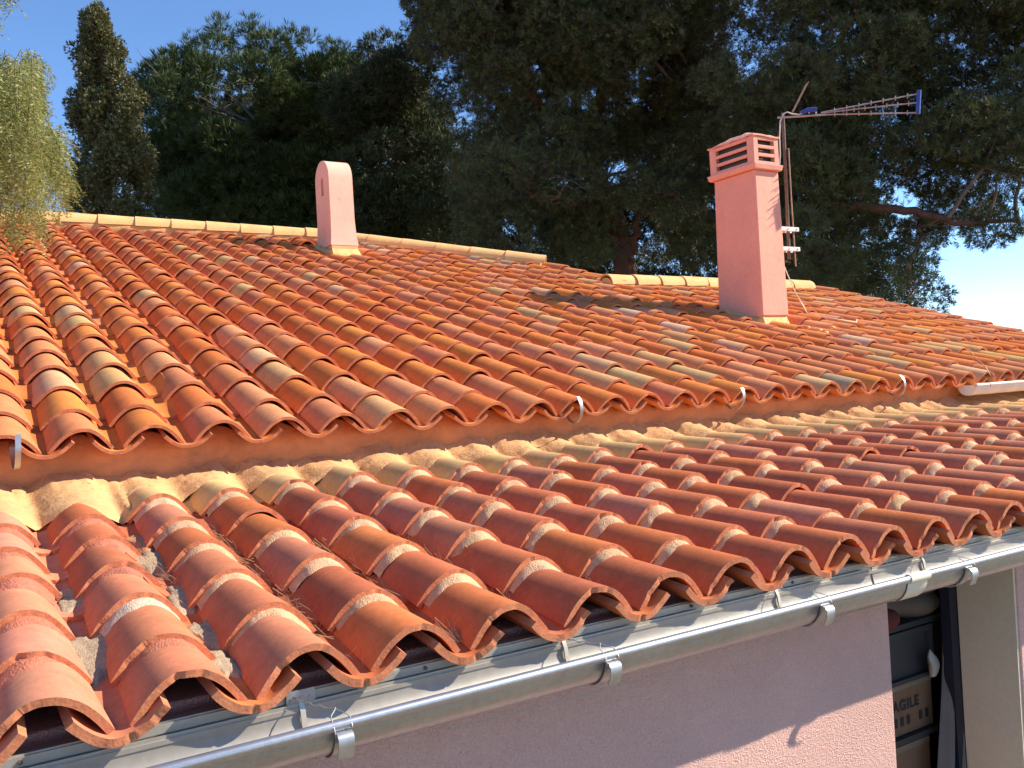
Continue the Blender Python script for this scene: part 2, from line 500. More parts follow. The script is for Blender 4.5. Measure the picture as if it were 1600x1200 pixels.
def join_tiles(items, name, parent):
    V = []; F = []; T = []; S = []; MI = []; base = 0
    cache = {}
    for (x, y, z, kind, colr, ylen, rg) in items:
        me = far_cover[rg.randrange(3)] if kind == 0 else far_chan[rg.randrange(2)]
        if me.name not in cache:
            v = np.empty(len(me.vertices) * 3); me.vertices.foreach_get('co', v)
            cache[me.name] = (v.reshape(-1, 3), [tuple(p.vertices) for p in me.polygons], [p.use_smooth for p in me.polygons], [p.material_index for p in me.polygons])
        v, f, s, mi = cache[me.name]
        M = np.array(Euler((sl0 + rg.uniform(-.005, .005), rg.uniform(-.03, .03), rg.uniform(-.016, .016))).to_matrix())
        vv = v.copy(); vv[:, 1] *= ylen
        vv = vv @ M.T + np.array([x + rg.uniform(-.005, .005), y, z + rg.uniform(-.0015, .003)])
        V.append(vv); F += [tuple(q + base for q in p) for p in f]; S += s; MI += mi
        T.append(np.tile(np.array([*colr, 1.0]), (len(v), 1)))
        base += len(v)
    me = bpy.data.meshes.new(name)
    me.from_pydata(np.concatenate(V), [], F)
    me.polygons.foreach_set('use_smooth', S); me.polygons.foreach_set('material_index', MI)
    me.materials.append(M_TERRA); me.materials.append(M_EDGE)
    c = me.color_attributes.new('tint', 'FLOAT_COLOR', 'POINT')
    c.data.foreach_set('color', np.concatenate(T).ravel())
    o = bpy.data.objects.new(name, me); COL.objects.link(o); o.parent = parent
    o['kind'] = 'stuff'
    return o
far_cover = [make_tile('cover', 0.40, 0.012, 0.103, 0.074, 0.021, 0.080, 0.060, 0.006, 8, 1, 200 + s, name='far_tile') for s in range(3)]
far_chan = [make_tile('channel', 0.40, 0.012, 0.084, 0.046, 0.002, 0.096, 0.058, -0.014, 6, 1, 210 + s, name='far_tile') for s in range(2)]
fo = join_tiles(far, 'far_roof_tiles', main_roof)
fo.color = (1, 1, 1, 1)

# eave infill inside the arches of the upper eave
b = MB()
P = [[], []]
xs = np.arange(-1.6, 8.0, 0.012)
va = np.array(val)
def prof(x, amp=0.05):
    i = np.searchsorted(va, x)
    if i <= 0 or i >= len(va): return 0.0
    s = (x - va[i - 1]) / (va[i] - va[i - 1])
    return amp * math.sin(math.pi * s) ** 1.1
pts0, pts1, pts2 = [], [], []
for x in xs:
    zt = Z0 + 0.014 + prof(x, 0.052) + 0.004 * math.sin(x * 37) + nr.normal() * 0.0012
    yy = Y0 + 0.085 + 0.006 * math.sin(x * 23) + 0.010 * math.sin(x * 9.1)
    pts0.append((x, yy + 0.028, -0.235)); pts1.append((x, yy, Z0 - 0.01)); pts2.append((x, yy + 0.006, zt))
pts3 = [(x, y_ + 0.08, z_ + 0.01) for x, y_, z_ in pts2]
b.grid([pts3, pts2, pts1, pts0], True)
b.obj('eave_mortar', M_EAVEWALL, house)

# gutter hooks left on the upper eave
def strap(pts, width, th, axis=Vector((1, 0, 0))):
    mb = MB(); P = []
    n = len(pts)
    for i, p in enumerate(pts):
        p = Vector(p); t = (Vector(pts[min(i + 1, n - 1)]) - Vector(pts[max(i - 1, 0)])).normalized()
        nn = t.cross(axis).normalized()
        P.append([p - axis * width / 2 - nn * th / 2, p + axis * width / 2 - nn * th / 2, p + axis * width / 2 + nn * th / 2, p - axis * width / 2 + nn * th / 2])
    for k in range(4):
        mb.grid([[r_[k], r_[(k + 1) % 4]] for r_ in P], True)
    mb.add(P[0], [(0, 1, 2, 3)]); mb.add(P[-1], [(3, 2, 1, 0)])
    return mb
for i, hx in enumerate((0.185, 2.43, 3.44, 4.78)):
    yc, zc, rr = Y0 + 0.008, -0.098, 0.066
    dx = [0.012, -0.006, 0.01, -0.012][i]
    pts = [(hx, yc + 0.10, zc + 0.02), (hx, yc + rr + 0.002, zc + 0.012)]
    top_a = [402, 410, 398, 416][i]
    for k in range(19):
        a = math.radians(180 + (top_a - 180) * k / 18)
        pts.append((hx + dx * k / 18, yc - rr * math.cos(a), zc + rr * 1.02 * math.sin(a)))
    strap(pts, 0.017, 0.003).obj('gutter_hook', M_STEEL, house)

# pale gutter at the right end of the upper eave
b = MB()
def half_round(mb, x0, x1, yc, zc, r, th=0.002, nseg=14, mat=0, step=None, matin=0):
    xsx = [x0, x1] if step is None else list(np.arange(x0, x1, step)) + [x1]
    for (rad, flip) in ((r, False), (r - th, True)):
        P = []
        for x in xsx:
            row = []
            for k in range(nseg + 1):
                a = math.pi * k / nseg
                row.append((x, yc + rad * math.cos(a), zc - rad * math.sin(a)))
            P.append(row if not flip else list(reversed(row)))
        mb.grid(P, True, mat if not flip else matin)
half_round(b, 5.42, 8.0, 3.33, -0.135, 0.062)
b.tube([(5.42, 3.268, -0.133), (8.0, 3.268, -0.133)], 0.010, 8)
q = [(5.42, 3.33 + 0.062 * math.cos(math.pi * k / 14), -0.135 - 0.062 * math.sin(math.pi * k / 14)) for k in range(15)]
b.add(q, [tuple(range(15))])
b.obj('upper_gutter', M_WHITEP, house)
b = MB(); b.tube([(5.56, 3.26, -0.15), (5.565, 3.255, -0.09), (5.58, 3.30, -0.02), (5.59, 3.36, 0.03), (5.57, 3.40, 0.10)], 0.003, 6)
b.obj('gutter_wire', M_RUSTL, house)

# ridge caps
def cap_mesh(L, r0, r1, seed, n=10):
    rg = random.Random(seed); mb = MB(); th = 0.012
    def sec(x, r, th_):
        return [Vector((x, (r - th_) * math.cos(math.pi * k / n) * 1.02, (r - th_) * math.sin(math.pi * k / n) * 0.95)) for k in range(n + 1)]
    o = [sec(0, r0, 0), sec(L * 0.5, (r0 + r1) / 2, 0), sec(L, r1, 0)]; i_ = [sec(0, r0, th), sec(L * .5, (r0 + r1) / 2, th), sec(L, r1, th)]
    mb.grid(o, True); mb.grid([list(reversed(k)) for k in i_], True)
    for e in (0, 2):
        q = []
        for k in range(n + 1): q += [o[e][k], i_[e][k]]
        mb.add(q, [(2 * k, 2 * k + 1, 2 * k + 3, 2 * k + 2) for k in range(n)], False)
    return mb.mesh('ridge_tile', M_CAP)
caps = [cap_mesh(0.36, 0.117, 0.099, s) for s in range(3)]
def ridge_run(a, b_, n, rise=0.0, r=0.105):
    a = Vector(a); b_ = Vector(b_); d = b_ - a
    yaw = math.atan2(d.y, d.x); pitch = -math.atan2(d.z, math.hypot(d.x, d.y))
    for k in range(n):
        p = a + d * (k / n)
        o = bpy.data.objects.new('ridge_tile', caps[k % 3])
        o.scale = (d.length / n / 0.36 * 1.12, 1, 1)
        o.location = p + Vector((0, rnd.uniform(-.004, .004), rise + rnd.uniform(-.003, .003)))
        o.rotation_euler = (0, pitch - 0.03, yaw + rnd.uniform(-.01, .01))
        COL.objects.link(o); o.parent = main_roof
    mb = MB(); mb.tube([a - Vector((0, 0, 0.03)), b_ - Vector((0, 0, 0.03))], r * 1.02, 12)
    mb.obj('ridge_mortar', M_RIDGEM, main_roof)
def ridge_pt(x, y, dz=0.0): return (x, y, zu(y) + 0.055 + dz)
ridge_run(ridge_pt(-3.6, 9.72), ridge_pt(1.0, 9.40), 15)
ridge_run(ridge_pt(1.0, 9.40), ridge_pt(3.55, 9.0), 8)
ridge_run(ridge_pt(3.55, 9.0, -0.01), ridge_pt(5.2, 7.66, 0.0), 6, 0.0)
ridge_run(ridge_pt(5.20, 6.62, -0.02), ridge_pt(7.85, 6.55, -0.02), 9)
# verge tiles on the right edge and below the hip
for k in range(9):
    y = 6.3 - k * 0.27
    place_tile('verge_tile', up_cover[k % 8], 7.98, y, zu(y) + 0.01, sl0, main_roof, vary(rnd.choice(PINK)), 0.01)
for k in range(4):
    y = 7.35 - k * 0.27
    place_tile('verge_tile', up_cover[k % 8], 5.27 + 0.02 * k, y, zu(y) + 0.015, sl0, main_roof, vary(rnd.choice(PINK + GREY[1:])), 0.01)

# ------------------------------------------------------------------ chimneys
def louvre_box(mb, x0, x1, y0, y1, z0, z1, th, slots, mx, mr_):
    """box wall with real slots on all four faces, built from posts and slats"""
    zz = [z0]
    for a, c in slots: zz += [a, c]
    zz.append(z1)
    # corner posts
    for xa, xb in ((x0, x0 + mx), (x1 - mx, x1)):
        for ya, yb in ((y0, y0 + mr_), (y1 - mr_, y1)):
            mb.b2((xa, ya, z0), (xb, yb, z1))
    for i in range(0, len(zz), 2):
        a, c = zz[i], zz[i + 1]
        mb.b2((x0 + mx, y0, a), (x1 - mx, y0 + th, c)); mb.b2((x0 + mx, y1 - th, a), (x1 - mx, y1, c))
        mb.b2((x0, y0 + mr_, a), (x0 + th, y1 - mr_, c)); mb.b2((x1 - th, y0 + mr_, a), (x1, y1 - mr_, c))
def frustum(mb, a0, a1, z0, b0, b1, z1):
    v = [(a0[0], a0[1], z0), (a1[0], a0[1], z0), (a1[0], a1[1], z0), (a0[0], a1[1], z0),
         (b0[0], b0[1], z1), (b1[0], b0[1], z1), (b1[0], b1[1], z1), (b0[0], b1[1], z1)]
    mb.add(v, [(3, 2, 1, 0), (4, 5, 6, 7), (0, 1, 5, 4), (1, 2, 6, 5), (2, 3, 7, 6), (3, 0, 4, 7)])
b = MB()
frustum(b, (5.383, 4.922), (5.672, 5.39), 0.462, (5.405, 4.94), (5.668, 5.378), 1.600)
chim = bevel(b.obj('chimney', M_CHIM, house), 0.008, 2)
chim['label'] = 'tall pink chimney with a slotted cowl'
b = MB(); frustum(b, (5.375, 4.91), (5.68, 5.41), 1.601, (5.365, 4.90), (5.69, 5.42), 1.645)
bevel(b.obj('collar', M_CHIM, chim), 0.006)
b = MB()
louvre_box(b, 5.39, 5.668, 4.925, 5.40, 1.646, 1.862, 0.02, [(1.670, 1.706), (1.732, 1.770), (1.796, 1.834)], 0.050, 0.070)
bevel(b.obj('cowl', M_CHIM, chim), 0.003)
b = MB(); b.b2((5.425, 4.965, 1.648), (5.632, 5.36, 1.858))  # black block added inside the cowl to give the slots their dark shade
b.obj('slot_shade_fill', M_BLK, chim)
b = MB()
# lid: hipped slab with small openings under it
n = 9; P = []
for i in range(n + 1):
    y = 4.915 + 0.495 * i / n
    row = []
    for j in range(7):
        x = 5.38 + 0.298 * j / 6
        ex = 1 - abs(j - 3) / 3; ey = min(1, min(i, n - i) / 3.0)
        row.append((x, y, 1.873 + 0.062 * min(1, ex * 1.3, ey) + 0.004 * math.sin(i * 2.1 + j)))
    P.append(row)
b.grid(P, False)
b.grid([[(x, y, z - 0.013) for x, y, z in reversed(r_)] for r_ in P], False)
ed = P[0] + [r_[-1] for r_ in P[1:]] + list(reversed(P[-1]))[1:] + [r_[0] for r_ in reversed(P)][1:]
q = []
for p in ed: q += [p, (p[0], p[1], p[2] - 0.013)]
b.add(q, [(2 * k, 2 * k + 1, 2 * k + 3, 2 * k + 2) for k in range(len(ed) - 1)])
b.obj('lid', M_CHIM, chim)
b = MB(); b.b2((5.42, 4.93, 1.861), (5.64, 5.385, 1.8725))
b.obj('lid_bed', M_CHIM, chim)
# base: ochre mortar skirt
def skirt(x0, x1, y0, y1, ztop, parent):
    mb = MB(); P = []
    ring = []
    nseg = 10
    for k in range(nseg): ring.append((x0 + (x1 - x0) * k / nseg, y0, 0, -1))
    for k in range(nseg): ring.append((x1, y0 + (y1 - y0) * k / nseg, 1, 0))
    for k in range(nseg): ring.append((x1 - (x1 - x0) * k / nseg, y1, 0, 1))
    for k in range(nseg): ring.append((x0, y1 - (y1 - y0) * k / nseg, -1, 0))
    ring.append(ring[0])
    for lev in range(4):
        row = []
        for k, (x, y, nx, ny) in enumerate(ring):
            o = [0.001, 0.003, 0.008, 0.028][lev] * (1 + 0.3 * math.sin(k * 2.3 + lev))
            if k in (0, len(ring) - 1): o = [0.001, 0.003, 0.008, 0.026][lev]
            xx, yy = x + nx * o, y + ny * o
            zr = zu(yy) + 0.075
            z = [ztop(y), ztop(y) - 0.02, zr + 0.02, zr - 0.03][lev]
            row.append((xx, yy, z + 0.004 * math.sin(k * 3.1 + lev * 2)))
        P.append(row)
    mb.grid(list(reversed(P)), True)
    return mb.obj('base_mortar', M_CAP, parent)
b = MB(); b.b2((5.395, 4.934, 0.30), (5.662, 5.38, 0.461))
b.obj('base', M_CAP, chim)
skirt(5.395, 5.662, 4.934, 5.38, lambda y: zu(y) + 0.11, chim)

# small chimney with arched head (barrel along X)
x0, x1, y0, y1 = 3.12, 3.352, 8.0, 8.37
def arch_outline(zc, r, yc, zb, flare=0.0, n=16):
    pts_ = []
    pts_.append((yc - r - flare, zb)); pts_.append((yc - r - flare * 0.35, zb + 0.10)); pts_.append((yc - r, zb + 0.25))
    for k in range(n + 1):
        a = math.pi - math.pi * k / n
        pts_.append((yc + r * math.cos(a), zc + r * math.sin(a)))
    pts_.append((yc + r, zb + 0.25)); pts_.append((yc + r + flare * 0.35, zb + 0.10)); pts_.append((yc + r + flare, zb))
    return pts_
b = MB()
ol = arch_outline(2.08, 0.178, 8.185, 1.435, 0.022)
sh = arch_outline(2.02, 0.03, 8.185, 1.90)
hole = [(8.155, 1.93), (8.155, 2.07), (8.17, 2.10), (8.20, 2.10), (8.215, 2.07), (8.215, 1.93)]
n = len(ol)
def xw(z, s):   # the body widens toward the foot
    t = max(0.0, min(1.0, (1.66 - z) / 0.22)); return (x0 if s < 0 else x1) + s * 0.018 * t * t + s * 0.004 * (2.2 - z)
L_ = [Vector((xw(z, -1), y, z)) for y, z in ol]; R_ = [Vector((xw(z, 1), y, z)) for y, z in ol]
q = []
for k in range(n): q += [L_[k], R_[k]]
b.add(q, [(2 * k, 2 * k + 1, 2 * k + 3, 2 * k + 2) for k in range(n - 1)], True)
b.add(R_, [tuple(range(n))])
# left face with the slot opening cut out : bridge outline to hole
import bmesh
bm = bmesh.new()
ov = [bm.verts.new(p) for p in L_]
hv = [bm.verts.new((x0 - 0.001, y, z)) for y, z in hole]
eds = [bm.edges.new((ov[i], ov[(i + 1) % n])) for i in range(n)] + [bm.edges.new((hv[i], hv[(i + 1) % 6])) for i in range(6)]
bmesh.ops.triangle_fill(bm, use_beauty=True, edges=eds)
bm.verts.ensure_lookup_table(); bm.verts.index_update()
b.add([v.co.copy() for v in bm.verts], [tuple(v.index for v in f.verts) for f in bm.faces if True])
bm.free()
H0 = [(x0 - 0.001, y, z) for y, z in hole]; H1 = [(x0 + 0.10, y, z) for y, z in hole]
q = []
for k in range(7): q += [H0[k % 6], H1[k % 6]]
b.add(q, [(2 * k, 2 * k + 1, 2 * k + 3, 2 * k + 2) for k in range(6)])
b.add(H1, [tuple(range(6))])
sch = b.obj('chimney', M_CHIM2, house)
sch['label'] = 'small pale pink chimney with a rounded top and one slot'
b = MB(); b.b2((x0 - 0.012, y0 - 0.012, 1.25), (x1 + 0.012, y1 + 0.012, 1.434))
b.obj('base', M_CAP, sch)
skirt(x0 - 0.012, x1 + 0.012, y0 - 0.012, y1 + 0.012, lambda y: zu(y) + 0.11, sch)

# lumps of mortar by the base of the tall chimney
rg = random.Random(3)
for (px, py) in ((1262, 512), (1280, 516), (1300, 512), (1290, 520)):
    dirv = ray(px, py); t = (zu(0) + 0.09) / (dirv.z - TAN0 * dirv.y)
    p = dirv * t
    b = MB(); s = rg.uniform(0.018, 0.03)
    P = []
    for i in range(6):
        P.append([(p.x + s * math.sin(math.pi * i / 5) * math.cos(j) * rg.uniform(.8, 1.3), p.y + s * math.sin(math.pi * i / 5) * math.sin(j) * rg.uniform(.8, 1.3), p.z + 0.6 * s * math.cos(math.pi * i / 5)) for j in np.linspace(0, 2 * math.pi, 8)])
    b.grid(P, True)
    o = b.obj('mortar_lump', M_CAP, main_roof)

# ------------------------------------------------------------------ lower roof
b = MB()
slab(b, [(-1.4, Y1 + 0.075), (6.4, Y1 + 0.075), (6.4, Y0 + 0.12), (-1.4, Y0 + 0.12)], lambda y: zl(y) - 0.022, 0, 0.02)
lroof = b.obj('lean_to_roof', M_SHEET, lean)
lv = [0.010, 0.225, 0.462, 0.673, 0.906, 1.134, 1.375, 1.587, 1.808, 2.027, 2.235, 2.438, 2.65, 2.859]
while lv[-1] < 6.2: lv.append(lv[-1] + 0.2175)
while lv[0] > -0.95: lv.insert(0, lv[0] - 0.22)
sl1 = math.atan(TAN1)
lrows = [0.012, 0.25, 0.555, 0.845, 1.105, 1.40]
LPAL = [(0.48, 0.138, 0.062), (0.51, 0.145, 0.056), (0.47, 0.140, 0.070), (0.55, 0.165, 0.058), (0.48, 0.160, 0.084), (0.51, 0.185, 0.104), (0.44, 0.128, 0.062)]
LPINK = [(0.58, 0.23, 0.14), (0.60, 0.235, 0.13), (0.55, 0.19, 0.10)]
YEL = [(0.62, 0.38, 0.165), (0.56, 0.345, 0.155), (0.66, 0.40, 0.17)]

def mortar_mesh(seed):
    rg = random.Random(seed); mb = MB(); na, nb = 22, 5
    P = []
    p0 = [rg.uniform(0, 6.28) for _ in range(4)]
    for j in range(nb + 1):
        sj = j / nb
        row = []
        for i in range(na + 1):
            u = i / na
            a = math.radians(-82 + 164 * u)
            reach = 0.036 + 0.007 * math.sin(5 * u + p0[0]) + 0.004 * math.sin(17 * u + p0[1])
            v = 0.014 - (0.014 + reach) * sj
            def sec(w, h, z0_, off=0.0):
                x_, q_, nx_, nz_ = wave(w, h, -0.93 + 1.86 * u); return x_ - nx_ * off, z0_ + q_ - nz_ * off
            def sec_unused(w, h, z0_):
                r_ = (w * w + h * h) / (2 * h); aa = math.asin(min(1, w / r_))
                if h > w: aa = math.pi - aa
                q = (-0.97 + 1.94 * u) * aa
                return r_ * math.sin(q), z0_ + r_ * math.cos(q) - r_ + h
            xa, za = sec(0.102, 0.080, 0.018, 0.0125); xb, zb = sec(0.086, 0.0635, 0.0085, -0.0005)
            k = sj ** 1.6
            bulge = 0.003 * math.sin(math.pi * sj) + (rg.gauss(0, 0.0009) if 0 < j < nb else 0)
            if j == nb: bulge = -0.004
            x = xa + (xb - xa) * k; z = za + (zb - za) * k + bulge
            row.append((x, v + rg.gauss(0, 0.0006), z))
        P.append(row)
    mb.grid(P, True)
    me = mb.mesh('mortar_joint', M_MORTAR)
    c = me.color_attributes.new('tint', 'FLOAT_COLOR', 'POINT'); c.data.foreach_set('color', [1.0] * 4 * len(me.vertices))
    return me
mortars = [mortar_mesh(s) for s in range(12)]

for ci in range(len(lv)):
    cj = rnd.uniform(-0.022, 0.022)
    for kind in (0, 1):
        if kind == 0 and ci + 1 >= len(lv): continue
        x = (lv[ci] + lv[ci + 1]) / 2 if kind == 0 else lv[ci]
        for ri, u in enumerate(lrows):
            rg = random.Random(ci * 97 + ri * 7 + kind)
            if kind == 0 and x < 0.4 and ri > 0:
                uu = [0, 0.21, 0.47, 0.73, 0.98, 1.22][ri]
            else:
                uu = u
            uu += (0 if ri == 0 else cj + rg.uniform(-0.018, 0.018)) + (0 if kind == 0 else (-0.020 if ri == 0 else 0.08))
            L = 0.42
            if uu > 1.50: continue
            y = Y1 + uu * math.cos(sl1); z = Z1 + uu * math.sin(sl1)
            last = ri == len(lrows) - 1
            if kind == 0:
                colr = vary(rg.choice(LPINK if x < 0.25 else (LPINK[1:] + LPAL[:3] if x < 0.4 else LPAL)), 0.09, rg)
                if last and x > 0.4: colr = vary(rg.choice(YEL), 0.05, rg)
                me = rg.choice(lo_cover)
            else:
                colr = vary(rg.choice(LPAL[:4]) if x > 0.3 else rg.choice(LPINK), 0.08, rg)
                if last: colr = vary(rg.choice(YEL), 0.05, rg)
                me = rg.choice(lo_chan)
            o = place_tile('roof_tile' if kind == 0 else 'channel_tile', me, x, y, z + rg.uniform(0, 0.003), sl1, lroof, colr, 0.004, 0.014, rg)
            if kind == 0 and ri > 0 and (rg.random() > 0.05):
                m_ = bpy.data.objects.new('mortar_joint', rg.choice(mortars))
                m_.location = o.location; m_.rotation_euler = o.rotation_euler
                if x < 0.40:
                    m_.color = (*vary((0.48, 0.165, 0.10), 0.1, rg), 1)
                    m_.scale = (1, 1.35, 1)
                    if ri == 2 and x > 0.2: m_.color = (0.60, 0.44, 0.32, 1)
                else:
                    m_.color = (*vary((0.60, 0.37, 0.21), 0.10, rg), 1)
                COL.objects.link(m_); m_.parent = lroof

# mortar sheet along the wall
la = np.array(lv)
def lprof(x):
    i = np.searchsorted(la, x)
    if i <= 0 or i >= len(la): return 0.0
    s = (x - la[i - 1]) / (la[i] - la[i - 1])
    return math.sin(math.pi * s)
from mathutils import noise as mnoise
def fbm(x, y, sc, oct_=4):
    return mnoise.fractal(Vector((x * sc, y * sc, 3.3)), 0.7, 2.1, oct_)
b = MB()
P = []
NV = 16
xs = np.arange(-1.2, 6.35, 0.011)
for x in xs:
    row = []
    pf = lprof(x)
    lo_edge = 3.30 - 0.030 * pf + 0.014 * fbm(x, 1.0, 9) + 0.010 * fbm(x, 4.0, 38)
    if x < 0.50: lo_edge -= 0.19 + 0.03 * math.sin(x * 19)
    rise = 0.085 + 0.035 * fbm(x, 7.0, 5) + 0.02 * fbm(x, 2.0, 17)
    for j in range(NV + 1):
        s = j / NV
        y = lo_edge + (Y0 + 0.130 - lo_edge) * s
        surf = zl(y) + 0.018 + pf * (0.060 - 0.004 * s)
        if j == 0: surf -= 0.014
        fill = (1 - pf) * 0.040 * s
        up_ = (s ** 2.2) * (rise - 0.045 + 0.010 * (x / 3))
        z = surf + fill + up_ + 0.003 + 0.004 * fbm(x, y, 9) * min(1, s * 4) + (0.0015 + 0.004 * (1 - pf)) * fbm(x, y, 55, 3) * min(1, s * 4)
        row.append((x, y, z))
    P.append(row)
b.grid(list(reversed(P)), True)
fl = b.obj('wall_mortar', M_FLASH, lroof)

# grey mortar patches in the channels at the left end
def blob(cx, cy, lx, ly, h, seed, parent, m, colr=(1, 1, 1), zf=None, tilt=0.0):
    rg = random.Random(seed); mb = MB(); P = []
    ni, nj = 14, 12
    for i in range(ni + 1):
        row = []
        for j in range(nj + 1):
            u = i / ni * 2 - 1; v = j / nj * 2 - 1
            rr = math.hypot(u, v)
            ang = math.atan2(v, u)
            k = 1 + 0.18 * math.sin(3 * ang + seed) + 0.1 * math.sin(7 * ang + seed * 2)
            x = cx + u * lx * k; y = cy + v * ly * k
            d = max(0.0, 1 - rr)
            hh = h * (min(1, d * 1.6)) ** 0.6
            z = zf(x, y) + hh * (1 + 0.2 * fbm(x, y, 30)) - 0.010 * (1 if d <= 0 else 0) + 0.003 * fbm(x, y, 90, 3)
            row.append((x, y, z))
        P.append(row)
    mb.grid([list(reversed(r_)) for r_ in P], True)
    me = mb.mesh('mortar_patch', m)
    c = me.color_attributes.new('tint', 'FLOAT_COLOR', 'POINT'); c.data.foreach_set('color', [1.0] * 4 * len(me.vertices))
    o = bpy.data.objects.new('mortar_patch', me); o.color = (*colr, 1); COL.objects.link(o); o.parent = parent
    return o
def chan_floor(x, y):
    i = int(np.argmin(abs(la - x))); d = abs(x - la[i])
    return zl(y) + 0.014 + d * d / 0.17
GM = (0.40, 0.31, 0.21)
blob(0.235, 2.06, 0.042, 0.12, 0.007, 1, lroof, M_MORTAR, GM, chan_floor)
blob(0.240, 2.42, 0.038, 0.09, 0.007, 2, lroof, M_MORTAR, GM, chan_floor)
blob(0.470, 2.30, 0.040, 0.10, 0.012, 3, lroof, M_MORTAR, (0.42, 0.32, 0.22), chan_floor)
blob(0.448, 1.88, 0.030, 0.075, 0.010, 4, lroof, M_MORTAR, (0.42, 0.31, 0.21), chan_floor)
blob(0.455, 2.62, 0.044, 0.11, 0.014, 5, lroof, M_MORTAR, (0.40, 0.29, 0.19), chan_floor)
blob(0.470, 2.06, 0.036, 0.09, 0.006, 6, lroof, M_MORTAR, GM, chan_floor)
# broken mortar heap near the wall left
blob(0.475, 2.83, 0.045, 0.10, 0.012, 7, lroof, M_MORTAR, (0.46, 0.24, 0.13), chan_floor)
# small mortar crumbs where the U tiles bed on the cover tiles
# ------------------------------------------------------------------ fascia, gutter, wall
b = MB()
b.b2((-1.3, 1.722, -0.638), (6.3, 1.752, -0.553))
fas = b.obj('fascia', M_ZINCL, lean)
b = MB()   # dark gap strip and drip edge
b.b2((-1.3, 1.716, -0.572), (6.3, 1.7217, -0.556))
b.obj('drip_edge', M_ZINCL, fas)
b = MB()
b.b2((-1.3, 1.7045, -0.5835), (6.3, 1.7218, -0.580))
b.b2((-1.3, 1.7045, -0.5885), (6.3, 1.7065, -0.5835))
b.obj('lip', M_ZINCL, fas)
# clips with screws, one near each bracket
BX = [-0.05, 0.582, 1.193, 1.886, 2.52, 3.15, 3.8, 4.5, 5.2]
def uniform_clip(x, z=-0.564):
    mb = MB(); mb.b2((x - 0.028, 1.7085, z - 0.016), (x + 0.028, 1.7118, z + 0.016))
    for sx in (-0.018, 0, 0.018):
        mb.tube([(x + sx, 1.7085, z), (x + sx, 1.7062, z)], 0.0042, 8)
    return mb
for x in BX[:5]:
    uniform_clip(x - 0.03).obj('clip', M_ZINC, fas)
b = MB()
for x in np.arange(0.08, 2.9, 0.37):
    b.tube([(x, 1.716, -0.564), (x, 1.7125, -0.564)], 0.0040, 8)
o = b.obj('screws', M_RUST, fas); o['kind'] = 'stuff'

GY, GZ, GR = 1.645, -0.591, 0.064
def gutter(x0_, x1_, dz, name='gutter', yo=0.0):
    mb = MB()
    half_round(mb, x0_, x1_, GY + yo, GZ + dz, GR, 0.0018, 22, 0, 0.15, 1)
    # tall back flange (the inside of the gutter seen between the scallops)
    mb.b2((x0_, GY + yo + GR - 0.002, GZ + dz), (x1_, GY + yo + GR, GZ + dz + 0.018), mat=1)
    # bead
    mb.tube([(x, GY + yo - GR - 0.002, GZ + dz + 0.006) for x in np.arange(x0_, x1_ + 0.01, 0.15)], 0.0105, 14)
    return mb
SL = 0.0
g1 = gutter(-1.2, 2.245, 0.0).obj('gutter', [M_ZINC, M_ZINCL], lean)
g2 = gutter(2.255, 6.2, 0.001).obj('gutter', [M_ZINC, M_ZINCL], lean)
b = MB()
half_round(b, 2.235, 2.325, GY, GZ, GR + 0.003, 0.0015, 22)
b.tube([(2.238, GY - GR - 0.002, GZ + 0.006), (2.325, GY - GR - 0.002, GZ + 0.006)], 0.0135, 14)
b.obj('joint_sleeve', M_CREAM, g2)
# soldered seams inside the gutter back
for i, x in enumerate(BX):
    pts = []
    for k in range(19):
        a = math.pi * k / 18
        pts.append((x, GY + (GR + 0.004) * math.cos(a), GZ - (GR + 0.004) * math.sin(a)))
    pts.append((x, GY - GR - 0.016, GZ + 0.006)); pts.append((x, GY - GR - 0.013, GZ + 0.017)); pts.append((x, GY - GR - 0.002, GZ + 0.0195))
    # front tongue curls outward
    o = strap(pts[:19], 0.026, 0.003).obj('bracket', M_ZINC, g1 if x < 2.24 else g2)
    t = [(x, GY - GR - 0.004, GZ - 0.004), (x, GY - GR - 0.018, GZ - 0.006), (x, GY - GR - 0.024, GZ - 0.014), (x, GY - GR - 0.022, GZ - 0.030), (x, GY - GR - 0.012, GZ - 0.052)]
    o = strap(t, 0.030, 0.0025).obj('bracket_tongue', M_STEEL, g1 if x < 2.24 else g2)
    # inner arm of the bracket visible against the back of the gutter
    t = [(x - 0.03, 1.712, -0.566), (x - 0.03, 1.701, -0.588), (x - 0.03, GY + GR - 0.012, GZ - 0.02), (x - 0.03, GY + GR - 0.025, GZ - 0.045)]
    strap(t, 0.010, 0.004).obj('bracket_arm', M_ZINCL, g1 if x < 2.24 else g2)
    # twisted tie wire from the fascia clip to the bead
    w = MB()
    a_ = Vector((x - 0.045, 1.705, -0.560)); c_ = Vector((x + 0.002, 1.612, -0.566)); 
    pts2 = [a_.lerp(c_, k / 8) + Vector((0.001 * math.sin(k * 2.5), 0, 0.0015 * math.cos(k * 2.5) - 0.003 * math.sin(math.pi * k / 8))) for k in range(9)]
    w.tube(pts2, 0.0011, 5)
    w.tube([p + Vector((0.0016 * math.cos(k * 2.6), 0, 0.0016 * math.sin(k * 2.6))) for k, p in enumerate(pts2)], 0.0010, 5)
    for dx in (-0.018, 0.016):
        w.tube([c_, Vector((x + dx * 0.8, 1.592, -0.5705)), Vector((x + dx, GY - GR - 0.004, GZ + 0.0175)), Vector((x + dx, GY - GR - 0.0145, GZ + 0.004)), Vector((x + dx * 0.9, GY - GR - 0.014, GZ - 0.012))], 0.0011, 5)
    w.obj('tie_wire', M_WIRE, g1 if x < 2.24 else g2)
